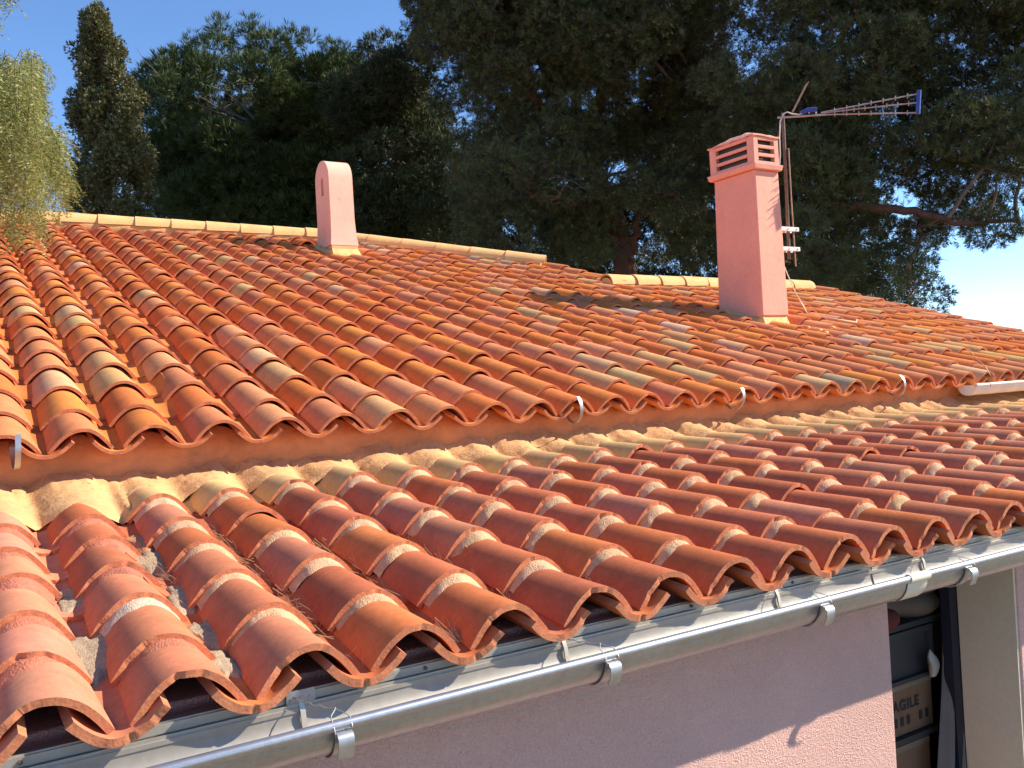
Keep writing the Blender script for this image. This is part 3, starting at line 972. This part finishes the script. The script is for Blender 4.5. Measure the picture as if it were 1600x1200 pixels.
# thin loose wire along the pink wall
b = MB()
pts = [(x, 1.795, -0.735 - 0.010 * math.sin((x - 0.9) * 2.4)) for x in np.arange(0.9, 2.3, 0.07)]
b.tube(pts, 0.0009, 5)
b.obj('wall_wire', M_WIRE, lean)
# walls
b = MB()
WX = 2.437
b.b2((-1.2, 1.795, -3.1), (WX, 1.98, -0.545))
bevel(b.obj('wall', M_STUCCO, lean), 0.006, 2)
b = MB(); b.b2((3.158, 1.80, -3.1), (5.9, 2.02, -0.545))
w2 = bevel(b.obj('wall', M_STUCCO, lean), 0.006, 2)
b = MB(); b.b2((3.146, 1.806, -3.1), (3.1575, 2.02, -0.60))
b.obj('door_reveal', M_PILLAR, w2)
b = MB(); b.b2((WX + 0.001, 1.83, -0.70), (3.145, 1.97, -0.546))
b.obj('lintel', M_BLK, lean)
# inside of the store room
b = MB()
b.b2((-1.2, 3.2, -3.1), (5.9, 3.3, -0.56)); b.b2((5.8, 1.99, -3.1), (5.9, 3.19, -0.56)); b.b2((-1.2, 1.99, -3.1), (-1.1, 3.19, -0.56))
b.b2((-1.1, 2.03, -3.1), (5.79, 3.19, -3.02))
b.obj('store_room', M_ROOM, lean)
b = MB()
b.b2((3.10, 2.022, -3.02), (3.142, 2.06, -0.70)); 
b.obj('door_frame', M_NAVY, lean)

# ---- things in the store room
def thing_mesh(mb, name, m, label, cat, group=None):
    o = mb.obj(name, m); tag(o, label, cat, group); return o
# shelf
sh_ = empty('shelf', (3.3, 2.3, -3.02), 'dark shelving rack in the store room doorway', 'shelf')
b = MB()
for z in (-1.63, -1.345, -0.935): b.b2((2.62, 2.10, z - 0.02), (4.2, 2.55, z))
b.obj('board', M_BLK, sh_)
b = MB()
for x in (2.62, 4.17):
    for y in (2.10, 2.52): b.b2((x, y, -3.02), (x + 0.03, y + 0.03, -0.93))
b.obj('post', M_BLK, sh_)
def carton(x0_, x1_, y0_, y1_, z0_, z1_, label, text=True):
    root = empty('cardboard_box', ((x0_ + x1_) / 2, (y0_ + y1_) / 2, z0_), label, 'box')
    mb = MB(); mb.b2((x0_, y0_, z0_), (x1_, y1_, z1_))
    bevel(mb.obj('carton', M_CARD, root), 0.004)
    mb = MB(); mb.b2((x0_ + 0.002, y0_ - 0.002, z1_ - 0.022), (x1_ - 0.002, y0_ - 0.0005, z1_ - 0.001)); mb.b2((x0_, y0_, z1_ + 0.0005), (x1_, y0_ + 0.12, z1_ + 0.002))
    mb.obj('tape', M_TAPE, root)
    if text:
        cu = bpy.data.curves.new('lettering', 'FONT'); cu.body = 'FRAGILE'; cu.size = 0.052; cu.space_character = 1.15; cu.offset = 0.0018
        tmp = bpy.data.objects.new('tmp', cu)
        me = bpy.data.meshes.new_from_object(tmp)
        bpy.data.objects.remove(tmp)
        me.materials.append(M_INK)
        o = bpy.data.objects.new('lettering', me)
        o.rotation_euler = (math.pi / 2, 0, 0)
        o.location = (3.04 - 0.235, y0_ - 0.003, z0_ + 0.092)
        link(o, root)
        for k in range(6):
            if k == 3: continue
            xx = x1_ - 0.235 + k * 0.037
            mb = MB(); mb.b2((xx, y0_ - 0.003, z0_ + 0.035), (xx + 0.018, y0_ - 0.0022, z0_ + 0.068))
            mb.obj('symbol', M_INK, root)
    return root
carton(2.76, 3.107, 2.12, 2.5, -1.343, -1.155, 'brown cardboard box printed FRAGILE on the store room shelf')
carton(2.78, 3.09, 2.13, 2.5, -1.628, -1.385, 'taped cardboard box at the bottom of the doorway, below the printed one', False)
b = MB()   # picture frame / screen leaning above the boxes
b.b2((2.72, 2.10, -1.150), (3.105, 2.118, -1.135)); b.b2((3.080, 2.10, -1.135), (3.105, 2.118, -0.985)); b.b2((2.72, 2.10, -0.985), (3.105, 2.118, -0.962))
b.b2((2.73, 2.119, -1.148), (3.10, 2.125, -0.965))
thing_mesh(b, 'picture_frame', mat('dark_grey_frame', (0.035, 0.035, 0.038), 0.5), 'dark grey frame standing above the printed cardboard box', 'frame')
# bag
b = MB(); P = []
for i in range(9):
    t = i / 8
    r_ = 0.022 * (math.sin(math.pi * min(1, t * 1.05 + 0.05)) ** 0.5) + 0.004
    P.append([(3.055 + 0.01 * math.sin(5 * t) + r_ * math.cos(a) * (1 + 0.15 * math.sin(3 * a + 5 * t)), 2.075 + r_ * 0.6 * math.sin(a), -1.145 + 0.10 * t) for a in np.linspace(0, 2 * math.pi, 15)])
b.grid(P, True)
thing_mesh(b, 'plastic_bag', M_BAG, 'crumpled pale plastic bag hanging in front of the dark frame', 'bag')
# draped cloth (diagonal)
b = MB(); P = []
for i in range(14):
    t = i / 13; row = []
    for j in range(17):
        s = j / 16
        xl = 3.115 - 0.17 * t ** 1.3; xr = 3.20 + 0.02 * t
        row.append((xl + (xr - xl) * s, 2.06 + 0.022 * math.sin(s * 17 + t * 2) * (0.4 + t) - 0.04 * t, -0.96 - 0.80 * t))
    P.append(row)
b.grid([list(reversed(r_)) for r_ in P], True)
o = thing_mesh(b, 'draped_cloth', M_CLOTH, 'long grey cloth hanging diagonally beside the boxes in the doorway', 'cloth')
md = o.modifiers.new('solid', 'SOLIDIFY'); md.thickness = 0.004
# rolled fabric on the top shelf
for k, (xa, xb, z, m_, lab, r_) in enumerate(((2.80, 3.16, -0.885, M_BRN, 'lower brown fabric roll on the top shelf', 0.052), (2.90, 3.20, -0.82, M_BRN, 'upper brown fabric roll lying under the ceiling', 0.035))):
    b = MB()
    pts = [(xa + (xb - xa) * t, 2.15 + 0.02 * math.sin(4 * t + k), z + 0.012 * math.sin(6 * t + k)) for t in np.linspace(0, 1, 12)]
    b.tube(pts, [r_ * (0.55 + 0.45 * math.sin(math.pi * (0.1 + 0.8 * t)) + 0.1 * math.sin(9 * t)) for t in np.linspace(0, 1, 12)], 14)
    thing_mesh(b, 'fabric_roll', m_, lab, 'fabric')
b = MB(); b.tube([(2.74, 2.10, -0.90), (2.82, 2.10, -0.90), (2.875, 2.10, -0.90)], [0.02, 0.045, 0.03], 12)
b.tube([(2.70, 2.14, -0.86), (2.80, 2.14, -0.84)], 0.02, 10)
thing_mesh(b, 'red_bundle', M_RED, 'small dark red bundle at the left of the top shelf', 'bundle')

# ------------------------------------------------------------------ aerial
ant = empty('tv_antenna', (5.87, 5.04, 0.90), 'television aerial with three fanned booms on a rusty mast beside the tall pink chimney', 'antenna')
b = MB(); b.tube([(5.852, 5.04, 0.93), (5.868, 5.04, 1.5), (5.876, 5.04, 2.12)], 0.014, 10)
b.obj('mast', M_RUST, ant)
b = MB(); b.tube([(5.902, 5.02, 0.87), (5.895, 5.02, 1.4), (5.897, 5.02, 1.83)], 0.006, 8)
b.obj('rod', M_RUSTL, ant)
for z in (1.165, 1.005):
    b = MB(); b.b2((5.671, 4.985, z - 0.016), (5.925, 5.01, z + 0.016)); b.b2((5.671, 5.06, z - 0.016), (5.925, 5.075, z + 0.016))
    b.b2((5.665, 4.96, z - 0.035), (5.676, 5.09, z + 0.035))
    b.tube([(5.90, 4.975, z), (5.90, 5.09, z)], 0.006, 8); b.tube([(5.80, 4.975, z), (5.80, 5.09, z)], 0.006, 8)
    b.obj('clamp', M_WHITEP, ant)
b = MB(); b.b2((5.668, 4.965, 1.02), (5.678, 4.99, 1.15)); b.obj('clamp_plate', M_WHITEP, ant)
bd = Vector((0.847, -0.531, 0.0)).normalized(); el = Vector((0.531, 0.847, 0.0)).normalized(); el2 = Vector((0.80, 0.60, 0.13)).normalized()
A0 = Vector((5.83, 5.06, 2.085))
def bp(s, h=0.0): return A0 + bd * s + Vector((0, 0, h + 0.03 * s * 0))
roll = 0.058
def pt(px, py):
    d = 7.36
    return at_depth(px, py, d)
b = MB(); b.tube([pt(1215, 184), pt(1290, 179)], 0.009, 8); b.tube([pt(1290, 179), pt(1437, 176)], 0.006, 8)
b.obj('boom', M_ALU, ant)
b = MB(); b.tube([pt(1283, 176), pt(1437, 146)], 0.006, 8); b.obj('boom', M_ALU, ant)
b = MB(); b.tube([pt(1283, 177), pt(1340, 170), pt(1437, 160)], 0.006, 8); b.obj('boom', M_ALU, ant)
b = MB(); b.tube([pt(1436, 141), pt(1434, 178)], 0.018, 8); b.obj('end_bracket', M_BLUE, ant)
b = MB(); b.tube([pt(1252, 177), pt(1262, 172), pt(1276, 171)], 0.020, 8); b.obj('dipole_box', M_BLUE, ant)
b = MB(); b.tube([pt(1264, 177), pt(1266, 170), pt(1274, 170), pt(1275, 177)], 0.006, 6); b.obj('dipole', M_WHITEP, ant)
for (xa, ya, xb, yb) in ((1285, 178, 1437, 176), (1285, 176, 1437, 146), (1300, 174, 1437, 160)):
    for k in range(1, 8):
        t = k / 8
        p = pt(xa + (xb - xa) * t, ya + (yb - ya) * t)
        b = MB(); b.tube([p - el2 * 0.07 + Vector((0, 0, -0.008)), p + el2 * 0.07 + Vector((0, 0, -0.008))], 0.0035, 6)
        b.tube([p - Vector((0, 0, 0.018)), p + Vector((0, 0, 0.020))], 0.004, 6)
        b.obj('element', M_ALU, ant)
# mesh reflector
b = MB()
c0, c1 = pt(1238, 176), pt(1261, 130)
for k in range(6):
    s = k / 5
    base = c0.lerp(pt(1247, 176), 0.0)
    b.tube([c0 + el * (-0.05 + 0.10 * s), c1 + el * (-0.05 + 0.10 * s)], 0.0014, 5)
for k in range(9):
    t = k / 8
    p = c0.lerp(c1, t); b.tube([p - el * 0.05, p + el * 0.05], 0.0014, 5)
b.obj('reflector', M_RUSTL, ant)
b = MB(); b.tube([pt(1262, 174), pt(1248, 179), pt(1238, 178), pt(1230, 175), pt(1224, 178), pt(1219, 190), pt(1218, 215), pt(1219, 240), pt(1218, 258)], 0.0055, 6)
b.obj('cable', M_WHITEP, ant)
b = MB()
pts = [(5.72, 5.03, 0.98), (5.75, 4.98, 0.80), (5.79, 4.95, 0.66), (5.80, 4.88, 0.53), (5.74, 4.80, 0.47), (5.80, 4.62, 0.41), (6.0, 4.55, 0.37), (6.10, 4.62, 0.40)]
pts = [(x, y, max(z, zu(y) + 0.10)) for x, y, z in pts]
b.tube(pts, 0.004, 6)
b.obj('loose_cable', M_CREAM, ant)

# ------------------------------------------------------------------ debris in the channels
V = []; F = []
rg = random.Random(21)
spots = [(0.70, 2.1, 0.30), (0.91, 2.3, 0.35), (1.14, 2.15, 0.3), (0.68, 2.6, 0.3), (1.38, 2.0, 0.25), (0.92, 1.75, 0.05), (0.46, 2.5, 0.2)]
for (cx, cy, ly) in spots:
    ii = int(np.argmin(abs(la - cx)))
    for k in range(70):
        x = la[ii] + rg.gauss(0, 0.012); y = cy + rg.gauss(0, ly * 0.5)
        if y < 1.72: y = 1.72 + rg.random() * 0.1
        a = rg.uniform(0, math.pi); l = rg.uniform(0.015, 0.05); t = rg.uniform(-0.1, 0.9)
        p = Vector((x, y, chan_floor(x, y) + 0.004 + rg.random() * 0.008))
        d = Vector((math.cos(a) * 0.8, math.sin(a), t)).normalized() * l
        w = Vector((0.0006, 0, 0.0006))
        i0 = len(V); V += [p - w, p + w, p + d + w, p + d - w]; F.append((i0, i0 + 1, i0 + 2, i0 + 3))
me = bpy.data.meshes.new('plant_litter'); me.from_pydata(V, [], F); me.materials.append(M_GRASS)
o = bpy.data.objects.new('plant_litter', me); COL.objects.link(o); o['kind'] = 'stuff'
tag(o, 'dry needles and twigs caught in the channels of the lower roof', 'plant litter')

# ------------------------------------------------------------------ trees
def leaf_mesh(name, C, Dr, L, W, k, spread, base_cols, m, parent, seed, droop=0.0, lit_top=None):
    """k thin needles around each tuft centre C pointing along Dr +- spread"""
    g_ = np.random.default_rng(seed)
    n = len(C)
    C = np.repeat(C, k, 0); Dd = np.repeat(Dr, k, 0)
    rd = g_.normal(size=(n * k, 3)); d = Dd + rd * spread
    d[:, 2] -= droop
    d /= np.linalg.norm(d, axis=1, keepdims=True)
    l = L * g_.uniform(0.6, 1.15, (n * k, 1))
    s = np.cross(d, g_.normal(size=(n * k, 3))); s /= np.linalg.norm(s, axis=1, keepdims=True) + 1e-9
    w = W * g_.uniform(0.7, 1.3, (n * k, 1))
    start = C + d * l * 0.12
    V_ = np.empty((n * k * 4, 3), np.float32)
    V_[0::4] = start; V_[1::4] = C + d * l * 0.55 + s * w; V_[2::4] = C + d * l; V_[3::4] = C + d * l * 0.55 - s * w
    nf = n * k
    me = bpy.data.meshes.new(name)
    me.vertices.add(nf * 4); me.vertices.foreach_set('co', V_.ravel())
    me.loops.add(nf * 4); me.loops.foreach_set('vertex_index', np.arange(nf * 4, dtype=np.int32))
    me.polygons.add(nf); me.polygons.foreach_set('loop_start', np.arange(0, nf * 4, 4, dtype=np.int32))
    try: me.polygons.foreach_set('loop_total', np.full(nf, 4, dtype=np.int32))
    except Exception: pass
    me.update(calc_edges=True)
    cols = np.array(base_cols)
    tc = cols[g_.integers(0, len(cols), n)] * g_.uniform(0.7, 1.3, (n, 1))
    tc = np.repeat(tc, k * 4, 0)
    a = np.ones((nf * 4, 4), np.float32); a[:, :3] = tc
    ca = me.color_attributes.new('tint', 'FLOAT_COLOR', 'POINT'); ca.data.foreach_set('color', a.ravel())
    me.materials.append(m)
    o = bpy.data.objects.new(name, me)
    return link(o, parent)

DENS = 1.9
def in_poly(x, y, poly):
    c = False; j = len(poly) - 1
    for i in range(len(poly)):
        xi, yi = poly[i]; xj, yj = poly[j]
        if (yi > y) != (yj > y) and x < (xj - xi) * (y - yi) / (yj - yi) + xi: c = not c
        j = i
    return c

def clump_points(poly, depth, thick, count, seed, gaps=(), rr=(0.5, 0.9)):
    rg = random.Random(seed); out = []
    xs_ = [p[0] for p in poly]; ys_ = [p[1] for p in poly]
    tries = 0
    while len(out) < count and tries < count * 60:
        tries += 1
        x = rg.uniform(min(xs_), max(xs_)); y = rg.uniform(min(ys_), max(ys_))
        if not in_poly(x, y, poly): continue
        if any((x - gx) ** 2 + (y - gy) ** 2 < (gr * rg.uniform(0.8, 1.15)) ** 2 for gx, gy, gr in gaps): continue
        d = depth + thick * rg.uniform(-1, 1)
        out.append((at_depth(x, y, d), rg.uniform(*rr)))
    return out

def tufts(clumps, per, seed, up=0.55, flat=0.7, shell=0.55):
    g_ = np.random.default_rng(seed); Cs = []; Ds = []
    for c, r_ in clumps:
        n = max(4, int(per * r_ * r_ * DENS))
        v = g_.normal(size=(n, 3)); v /= np.linalg.norm(v, axis=1, keepdims=True)
        rad = r_ * (shell + (1 - shell) * g_.random((n, 1)) ** 0.6)
        p = v * rad; p[:, 2] *= flat
        Cs.append(np.array(c) + p); dd = v.copy(); dd[:, 2] += up
        Ds.append(dd / np.linalg.norm(dd, axis=1, keepdims=True))
    return np.concatenate(Cs), np.concatenate(Ds)

def limb(mb, a, b_, r0, r1, seed, sag=0.0, n=8, wob=0.06):
    rg = random.Random(seed); a = Vector(a); b_ = Vector(b_); L = (b_ - a).length
    pts = []
    off = Vector((0, 0, 0))
    for i in range(n + 1):
        t = i / n
        off += Vector((rg.gauss(0, 1), rg.gauss(0, 1), rg.gauss(0, 0.7))) * wob * L / n
        pts.append(a.lerp(b_, t) + off * math.sin(math.pi * t) ** 0.5 + Vector((0, 0, -sag * math.sin(math.pi * t))))
    mb.tube(pts, [r0 + (r1 - r0) * i / n for i in range(n + 1)], 7)
    return pts

def pine(name, label, depth, polys, trunk_px, trunk_r, cols, seed, count, per, thick, gaps=(), L=0.16, W=0.006, k=12, rr=(0.45, 0.9), spread=0.55, limbs=None, group=None, up=0.55, flat=0.7, thin=True):
    base = at_depth(trunk_px[0][0], trunk_px[0][1], depth); base.z = -3.1
    t = empty(name, base, label, 'tree', group)
    cl = []
    for i, p in enumerate(polys):
        cl += clump_points(p, depth, thick, count[i] if isinstance(count, (list, tuple)) else count, seed + i, gaps, rr)
    C, D = tufts(cl, per, seed, up, flat)
    if gaps:
        inv = (R.T @ C.T).T
        px = 800 + FPX * inv[:, 0] / inv[:, 2]; py = 600 + FPX * inv[:, 1] / inv[:, 2]
        keep = np.ones(len(C), bool)
        g_ = np.random.default_rng(seed + 5)
        for gx, gy, gr in gaps:
            keep &= ~(((px - gx) ** 2 + (py - gy) ** 2 < (gr * 0.75) ** 2) & (g_.random(len(C)) < 0.8))
        C = C[keep]; D = D[keep]
    b = MB()
    tp = [base] + [at_depth(x, y, depth) for x, y in trunk_px]
    n = len(tp)
    path = []
    for i in range(n - 1):
        for s in range(5):
            path.append(tp[i].lerp(tp[i + 1], s / 5))
    path.append(tp[-1])
    b.tube(path, [trunk_r * (1 - 0.6 * i / len(path)) * (1 + 0.06 * math.sin(i * 1.7)) for i in range(len(path))], 10)
    b.obj('trunk', M_BARK, t)
    rg = random.Random(seed + 77)
    ends = []
    for i, (path_px, r0, r1) in enumerate(limbs or []):
        pts = [at_depth(x, y, depth + dz) for x, y, dz in path_px]
        full = []
        for a in range(len(pts) - 1):
            for s in range(6):
                full.append(pts[a].lerp(pts[a + 1], s / 6) + Vector((rg.gauss(0, .02), rg.gauss(0, .02), rg.gauss(0, .02))))
        full.append(pts[-1])
        mb = MB(); mb.tube(full, [r0 + (r1 - r0) * q / len(full) for q in range(len(full))], 8)
        mb.obj('limb', M_BARK, t)
        ends += full[4:]
    # smaller branches reaching the clumps
    anchors = path[len(path) // 2:] + ends
    mb = MB()
    for c, r_ in rg.sample(cl, min(len(cl), 55)):
        c = Vector(c)
        a = min(anchors, key=lambda q: (q - c).length + 0.5 * max(0, q.z - c.z))
        if (a - c).length > 3.2: continue
        pts = limb(mb, a, c, 0.045, 0.010, rg.randrange(9999), 0.1, 7, 0.10)
        for _ in range(5):
            p = pts[rg.randrange(3, 8)]
            limb(mb, p, p + Vector((rg.gauss(0, .5), rg.gauss(0, .5), rg.gauss(0.05, .4))), 0.012, 0.004, rg.randrange(9999), 0, 4, 0.15)
    o = mb.obj('branches', M_BARKG, t); o['kind'] = 'stuff'
    o = leaf_mesh('crown', C, D, L, W, k, spread, cols, M_LEAF, t, seed)
    return t

G_DARK = [(0.040, 0.056, 0.018), (0.050, 0.068, 0.022), (0.060, 0.074, 0.026), (0.06, 0.06, 0.030)]
G_MID = [(0.055, 0.080, 0.020), (0.065, 0.095, 0.024), (0.042, 0.062, 0.018), (0.080, 0.105, 0.028)]
G_ALEP = [(0.065, 0.078, 0.028), (0.085, 0.095, 0.034), (0.095, 0.08, 0.045), (0.10, 0.125, 0.040)]

# left stone pine
pine('stone_pine', 'rounded dark green stone pine rising behind the ridge left of the small chimney', 25,
     [[(240, 330), (225, 160), (250, 115), (290, 105), (310, 68), (345, 58), (380, 85), (400, 66), (450, 70), (500, 88), (545, 100), (590, 160), (600, 340), (560, 400), (250, 400)]],
     [(420, 430), (425, 330), (415, 200)], 0.26, G_MID, 11, [120], 240, 2.2, L=0.24, W=0.0100, k=13, rr=(0.5, 0.9), spread=0.42, up=0.8, group='pines behind the house')
# upright shoots on its top
t = bpy.data.objects['stone_pine']
sh_cl = []
for (x, y) in ((338, 52), (345, 44), (392, 45), (265, 108), (300, 72), (420, 62), (455, 60), (480, 66), (520, 80), (540, 88), (600, 100), (240, 140), (380, 60)):
    sh_cl.append((at_depth(x, y, 24.5 + rnd.uniform(-1, 1)), 0.28))
C, D = tufts(sh_cl, 260, 5, 1.2, 1.3, 0.1)
leaf_mesh('shoots', C, D, 0.24, 0.0075, 13, 0.35, G_MID, M_LEAF, t, 6)
pine('stone_pine', 'dark pine with pointed top between the small chimney and the large central pine', 23,
     [[(545, 180), (565, 95), (600, 68), (640, 110), (670, 180), (705, 240), (740, 400), (540, 400)]],
     [(640, 430), (635, 300), (610, 160)], 0.20, G_DARK, 31, [75], 240, 1.8, L=0.2, W=0.0100, k=13, rr=(0.45, 0.85), group='pines behind the house')
# large central aleppo pine
pine('aleppo_pine', 'large central pine with forked reddish trunk towering over the roof', 19,
     [[(630, -150), (650, 10), (680, 90), (690, 180), (740, 260), (760, 380), (900, 400), (940, 380), (1100, 420), (1130, 250), (1140, 60), (1150, -150)],
      [(640, -150), (655, 20), (700, 110), (1120, 140), (1150, -150)]],
     [(985, 470), (965, 350), (925, 260), (905, 215)], 0.30, G_ALEP, 41, [215, 150], 310, 2.3,
     gaps=[(720, 190, 26), (860, 350, 16), (795, 360, 18), (985, 360, 50), (960, 250, 34), (840, 110, 14)], L=0.13, W=0.0062, k=16, rr=(0.4, 0.8), spread=0.7,
     limbs=[([(925, 262, 0), (880, 205, -.5), (840, 160, -1.0), (790, 115, -1.4), (740, 60, -1.6)], 0.16, 0.04),
            ([(930, 270, 0), (930, 180, -.6), (945, 125, -1.0), (960, 60, -1.0), (990, -20, -1)], 0.15, 0.05),
            ([(905, 215, 0), (900, 120, 0.5), (860, 20, 0.6), (850, -80, .6)], 0.13, 0.04),
            ([(970, 350, 0), (930, 325, -.9), (880, 312, -1.4), (820, 298, -1.8)], 0.12, 0.03),
            ([(985, 395, 0), (1000, 330, -.6), (1020, 305, -1.2), (1055, 303, -1.5), (1065, 318, -1.6)], 0.09, 0.025),
            ([(960, 345, 0), (945, 290, -.8), (935, 262, -.9)], 0.10, 0.06),
            ([(945, 125, -1), (1000, 90, -1.2), (1060, 50, -1.2)], 0.07, 0.02)], group='pines behind the house')
# right aleppo pine
pine('aleppo_pine', 'broad pine filling the right side behind the aerial, long limb reaching right', 17,
     [[(1160, -150), (1185, 60), (1140, 140), (1100, 250), (1120, 420), (1250, 450), (1350, 460), (1440, 470), (1480, 455), (1490, 400), (1550, 390), (1600, 360), (1750, 330), (1800, -150)],
      [(1250, -150), (1200, 60), (1260, 300), (1420, 300), (1650, 250), (1750, -150)]],
     [(1150, 470), (1160, 330), (1200, 200), (1270, 90)], 0.30, G_ALEP, 61, [220, 160], 310, 2.2,
     gaps=[(1410, 318, 36), (1600, 470, 45), (1490, 372, 18), (1175, 20, 14)], L=0.125, W=0.0058, k=16, rr=(0.35, 0.75), spread=0.7,
     limbs=[([(1160, 330, 0), (1240, 322, -.6), (1340, 320, -1), (1430, 330, -1.2), (1500, 350, -1.2), (1590, 345, -1.2)], 0.13, 0.03),
            ([(1200, 200, 0), (1260, 140, -1), (1300, 90, -1.2), (1340, 10, -1.3)], 0.14, 0.05),
            ([(1270, 90, 0), (1400, 60, 0.5), (1550, 30, .8)], 0.10, 0.03),
            ([(1430, 330, -1.2), (1440, 370, -1.3), (1420, 410, -1.3)], 0.04, 0.012)], group='pines behind the house')
# deeper pines that close the view under the big crowns
for i, (lab, poly, tx, cnt, dp) in enumerate((
        ('dense dark pine low behind the small chimney and the stone pine', [(250, 440), (260, 240), (420, 160), (640, 160), (760, 250), (760, 460)], 470, 90, 31),
        ('dense dark pine seen through the limbs of the central pine', [(700, 470), (720, 280), (800, 170), (1000, 150), (1120, 220), (1130, 480)], 930, 90, 30),
        ('dense dark pine low behind the tall chimney and aerial', [(1080, 480), (1100, 200), (1250, 150), (1340, 250), (1380, 420), (1400, 500)], 1230, 75, 28))):
    pine('aleppo_pine', lab, dp, [poly], [(tx, 470), (tx, 380), (tx + 10, 300)], 0.25, G_DARK, 90 + i * 7, [cnt], 150, 1.8,
         gaps=[(795, 360, 16), (405, 328, 12), (1080, 235, 10)], L=0.22, W=0.011, k=12, rr=(0.7, 1.2), group='pines behind the house')

# cypress
cb = at_depth(172, 360, 20); cb.z = -3.1
cy = empty('cypress', cb, 'narrow brownish green cypress standing between the pepper tree and the stone pine', 'tree')
b = MB(); b.tube([cb, at_depth(172, 360, 20), at_depth(168, 200, 20), at_depth(152, 40, 20)], [0.14, 0.10, 0.07, 0.02], 8); b.obj('trunk', M_BARKG, cy)
cl = []
rg = random.Random(8)
for k in range(270):
    t = rg.random() ** 0.9
    y = 26 + t * 370
    hw = (4 + 68 * (t ** 0.68)) * (1 + 0.22 * math.sin(y * 0.085) + 0.12 * math.sin(y * 0.21 + 1)) * (1 - 0.15 * max(0, t - 0.8))
    xc = 150 + 24 * min(1, t * 1.4)
    x = xc + rg.uniform(-1, 1) * hw
    cl.append((at_depth(x, y, 20 + rg.uniform(-1, 1) * 0.75 * (0.2 + t)), rg.uniform(0.12, 0.26)))
for (x, y) in ((132, 28), (136, 38), (146, 40), (158, 33), (112, 78), (118, 92), (186, 70), (178, 80), (195, 88), (204, 128), (212, 140), (108, 165), (112, 150), (225, 155), (228, 230), (236, 262), (232, 300)):
    cl.append((at_depth(x, y, 20), 0.11))
C, D = tufts(cl, 1300, 9, 0.9, 1.5, 0.3)
leaf_mesh('crown', C, D, 0.095, 0.012, 7, 0.5, [(0.11, 0.12, 0.040), (0.13, 0.13, 0.048), (0.08, 0.09, 0.030), (0.20, 0.18, 0.08)], M_LEAF, cy, 10)
sel = np.random.default_rng(4).random(len(C)) < 0.10
leaf_mesh('cones', C[sel] + D[sel] * 0.06, D[sel], 0.035, 0.016, 5, 0.9, [(0.42, 0.32, 0.18), (0.50, 0.40, 0.26)], M_LEAF, cy, 12)['kind'] = 'stuff'

# pepper tree hanging in from the left
pb = Vector((-3.2, 10.9, -3.1))
pt_ = empty('pepper_tree', pb, 'pale green weeping pepper tree whose fronds hang over the roof at the left edge', 'tree')
b = MB(); b.tube([pb, (-3.0, 10.8, 0), (-2.6, 10.6, 2.5), (-1.6, 9.4, 4.0), (-0.6, 7.8, 4.0), (0.1, 6.4, 3.2)], [0.25, 0.2, 0.16, 0.09, 0.04, 0.012], 9); b.obj('trunk', M_BARKG, pt_)
rg = random.Random(17)
stems = []
def hang(px, py0, py1, d, lean_=0.0):
    a = at_depth(px, py0, d); c = at_depth(px + lean_, py1, d + rg.uniform(-.2, .2))
    n = max(4, int((a - c).length / 0.09)); pts = []
    for i in range(n + 1):
        t = i / n
        p = a.lerp(c, t) + Vector((0.04 * math.sin(3 * t + px), 0.03 * math.cos(4 * t + px), 0.12 * math.sin(math.pi * t * 0.5) * (1 - t)))
        pts.append(p)
    stems.append(pts)
for k in range(80):
    px = rg.uniform(-60, 66); hang(px, rg.uniform(85, 200), rg.uniform(300, 400) - abs(px - 42) * 0.8, rg.uniform(5.3, 6.6), rg.uniform(-8, 10))
for k in range(26):
    px = rg.uniform(0, 62); hang(px, rg.uniform(75, 110), rg.uniform(150, 270), rg.uniform(5.6, 7.0), rg.uniform(0, 16))
for k in range(24):
    px = rg.uniform(58, 92); hang(px, rg.uniform(190, 225), rg.uniform(255, 335), rg.uniform(5.8, 6.9), rg.uniform(4, 34))
for k in range(7):
    px = rg.uniform(-30, 4); hang(px, rg.uniform(-90, -20), rg.uniform(20, 62), rg.uniform(5.6, 7.2), rg.uniform(-4, 6))
hang(28, -30, 12, 6.2, 3)
for k in range(26):
    px = rg.uniform(-160, -30); hang(px, rg.uniform(-120, 180), rg.uniform(180, 300), rg.uniform(5.6, 7.4), rg.uniform(-8, 8))
mb = MB(); LC = []; LD = []
for pts in stems:
    mb.tube(pts, [0.0035 - 0.0022 * i / len(pts) for i in range(len(pts))], 4, False)
    for i in range(1, len(pts)):
        for s in range(4):
            p = pts[i - 1].lerp(pts[i], s / 4)
            # one compound leaf
            a = rg.uniform(0, 6.28)
            out = Vector((math.cos(a), math.sin(a), -0.9)).normalized(); LL = rg.uniform(0.07, 0.13)
            side = out.cross(Vector((0, 0, 1))).normalized()
            for q in range(1, 9):
                t = q / 9
                c = p + out * LL * t + Vector((0, 0, -0.05 * t * t))
                for sg in (-1, 1):
                    LC.append(c); LD.append((side * sg + out * 0.75).normalized())
o = mb.obj('twigs', mat('green_twig', (0.16, 0.15, 0.06), 0.8), pt_); o['kind'] = 'stuff'
leaf_mesh('crown', np.array([list(c) for c in LC]), np.array([list(c) for c in LD]), 0.038, 0.0036, 1, 0.15,
          [(0.24, 0.27, 0.075), (0.30, 0.32, 0.095), (0.17, 0.21, 0.055), (0.36, 0.35, 0.14)], M_LEAFP, pt_, 19)

scene.render.engine = 'CYCLES'
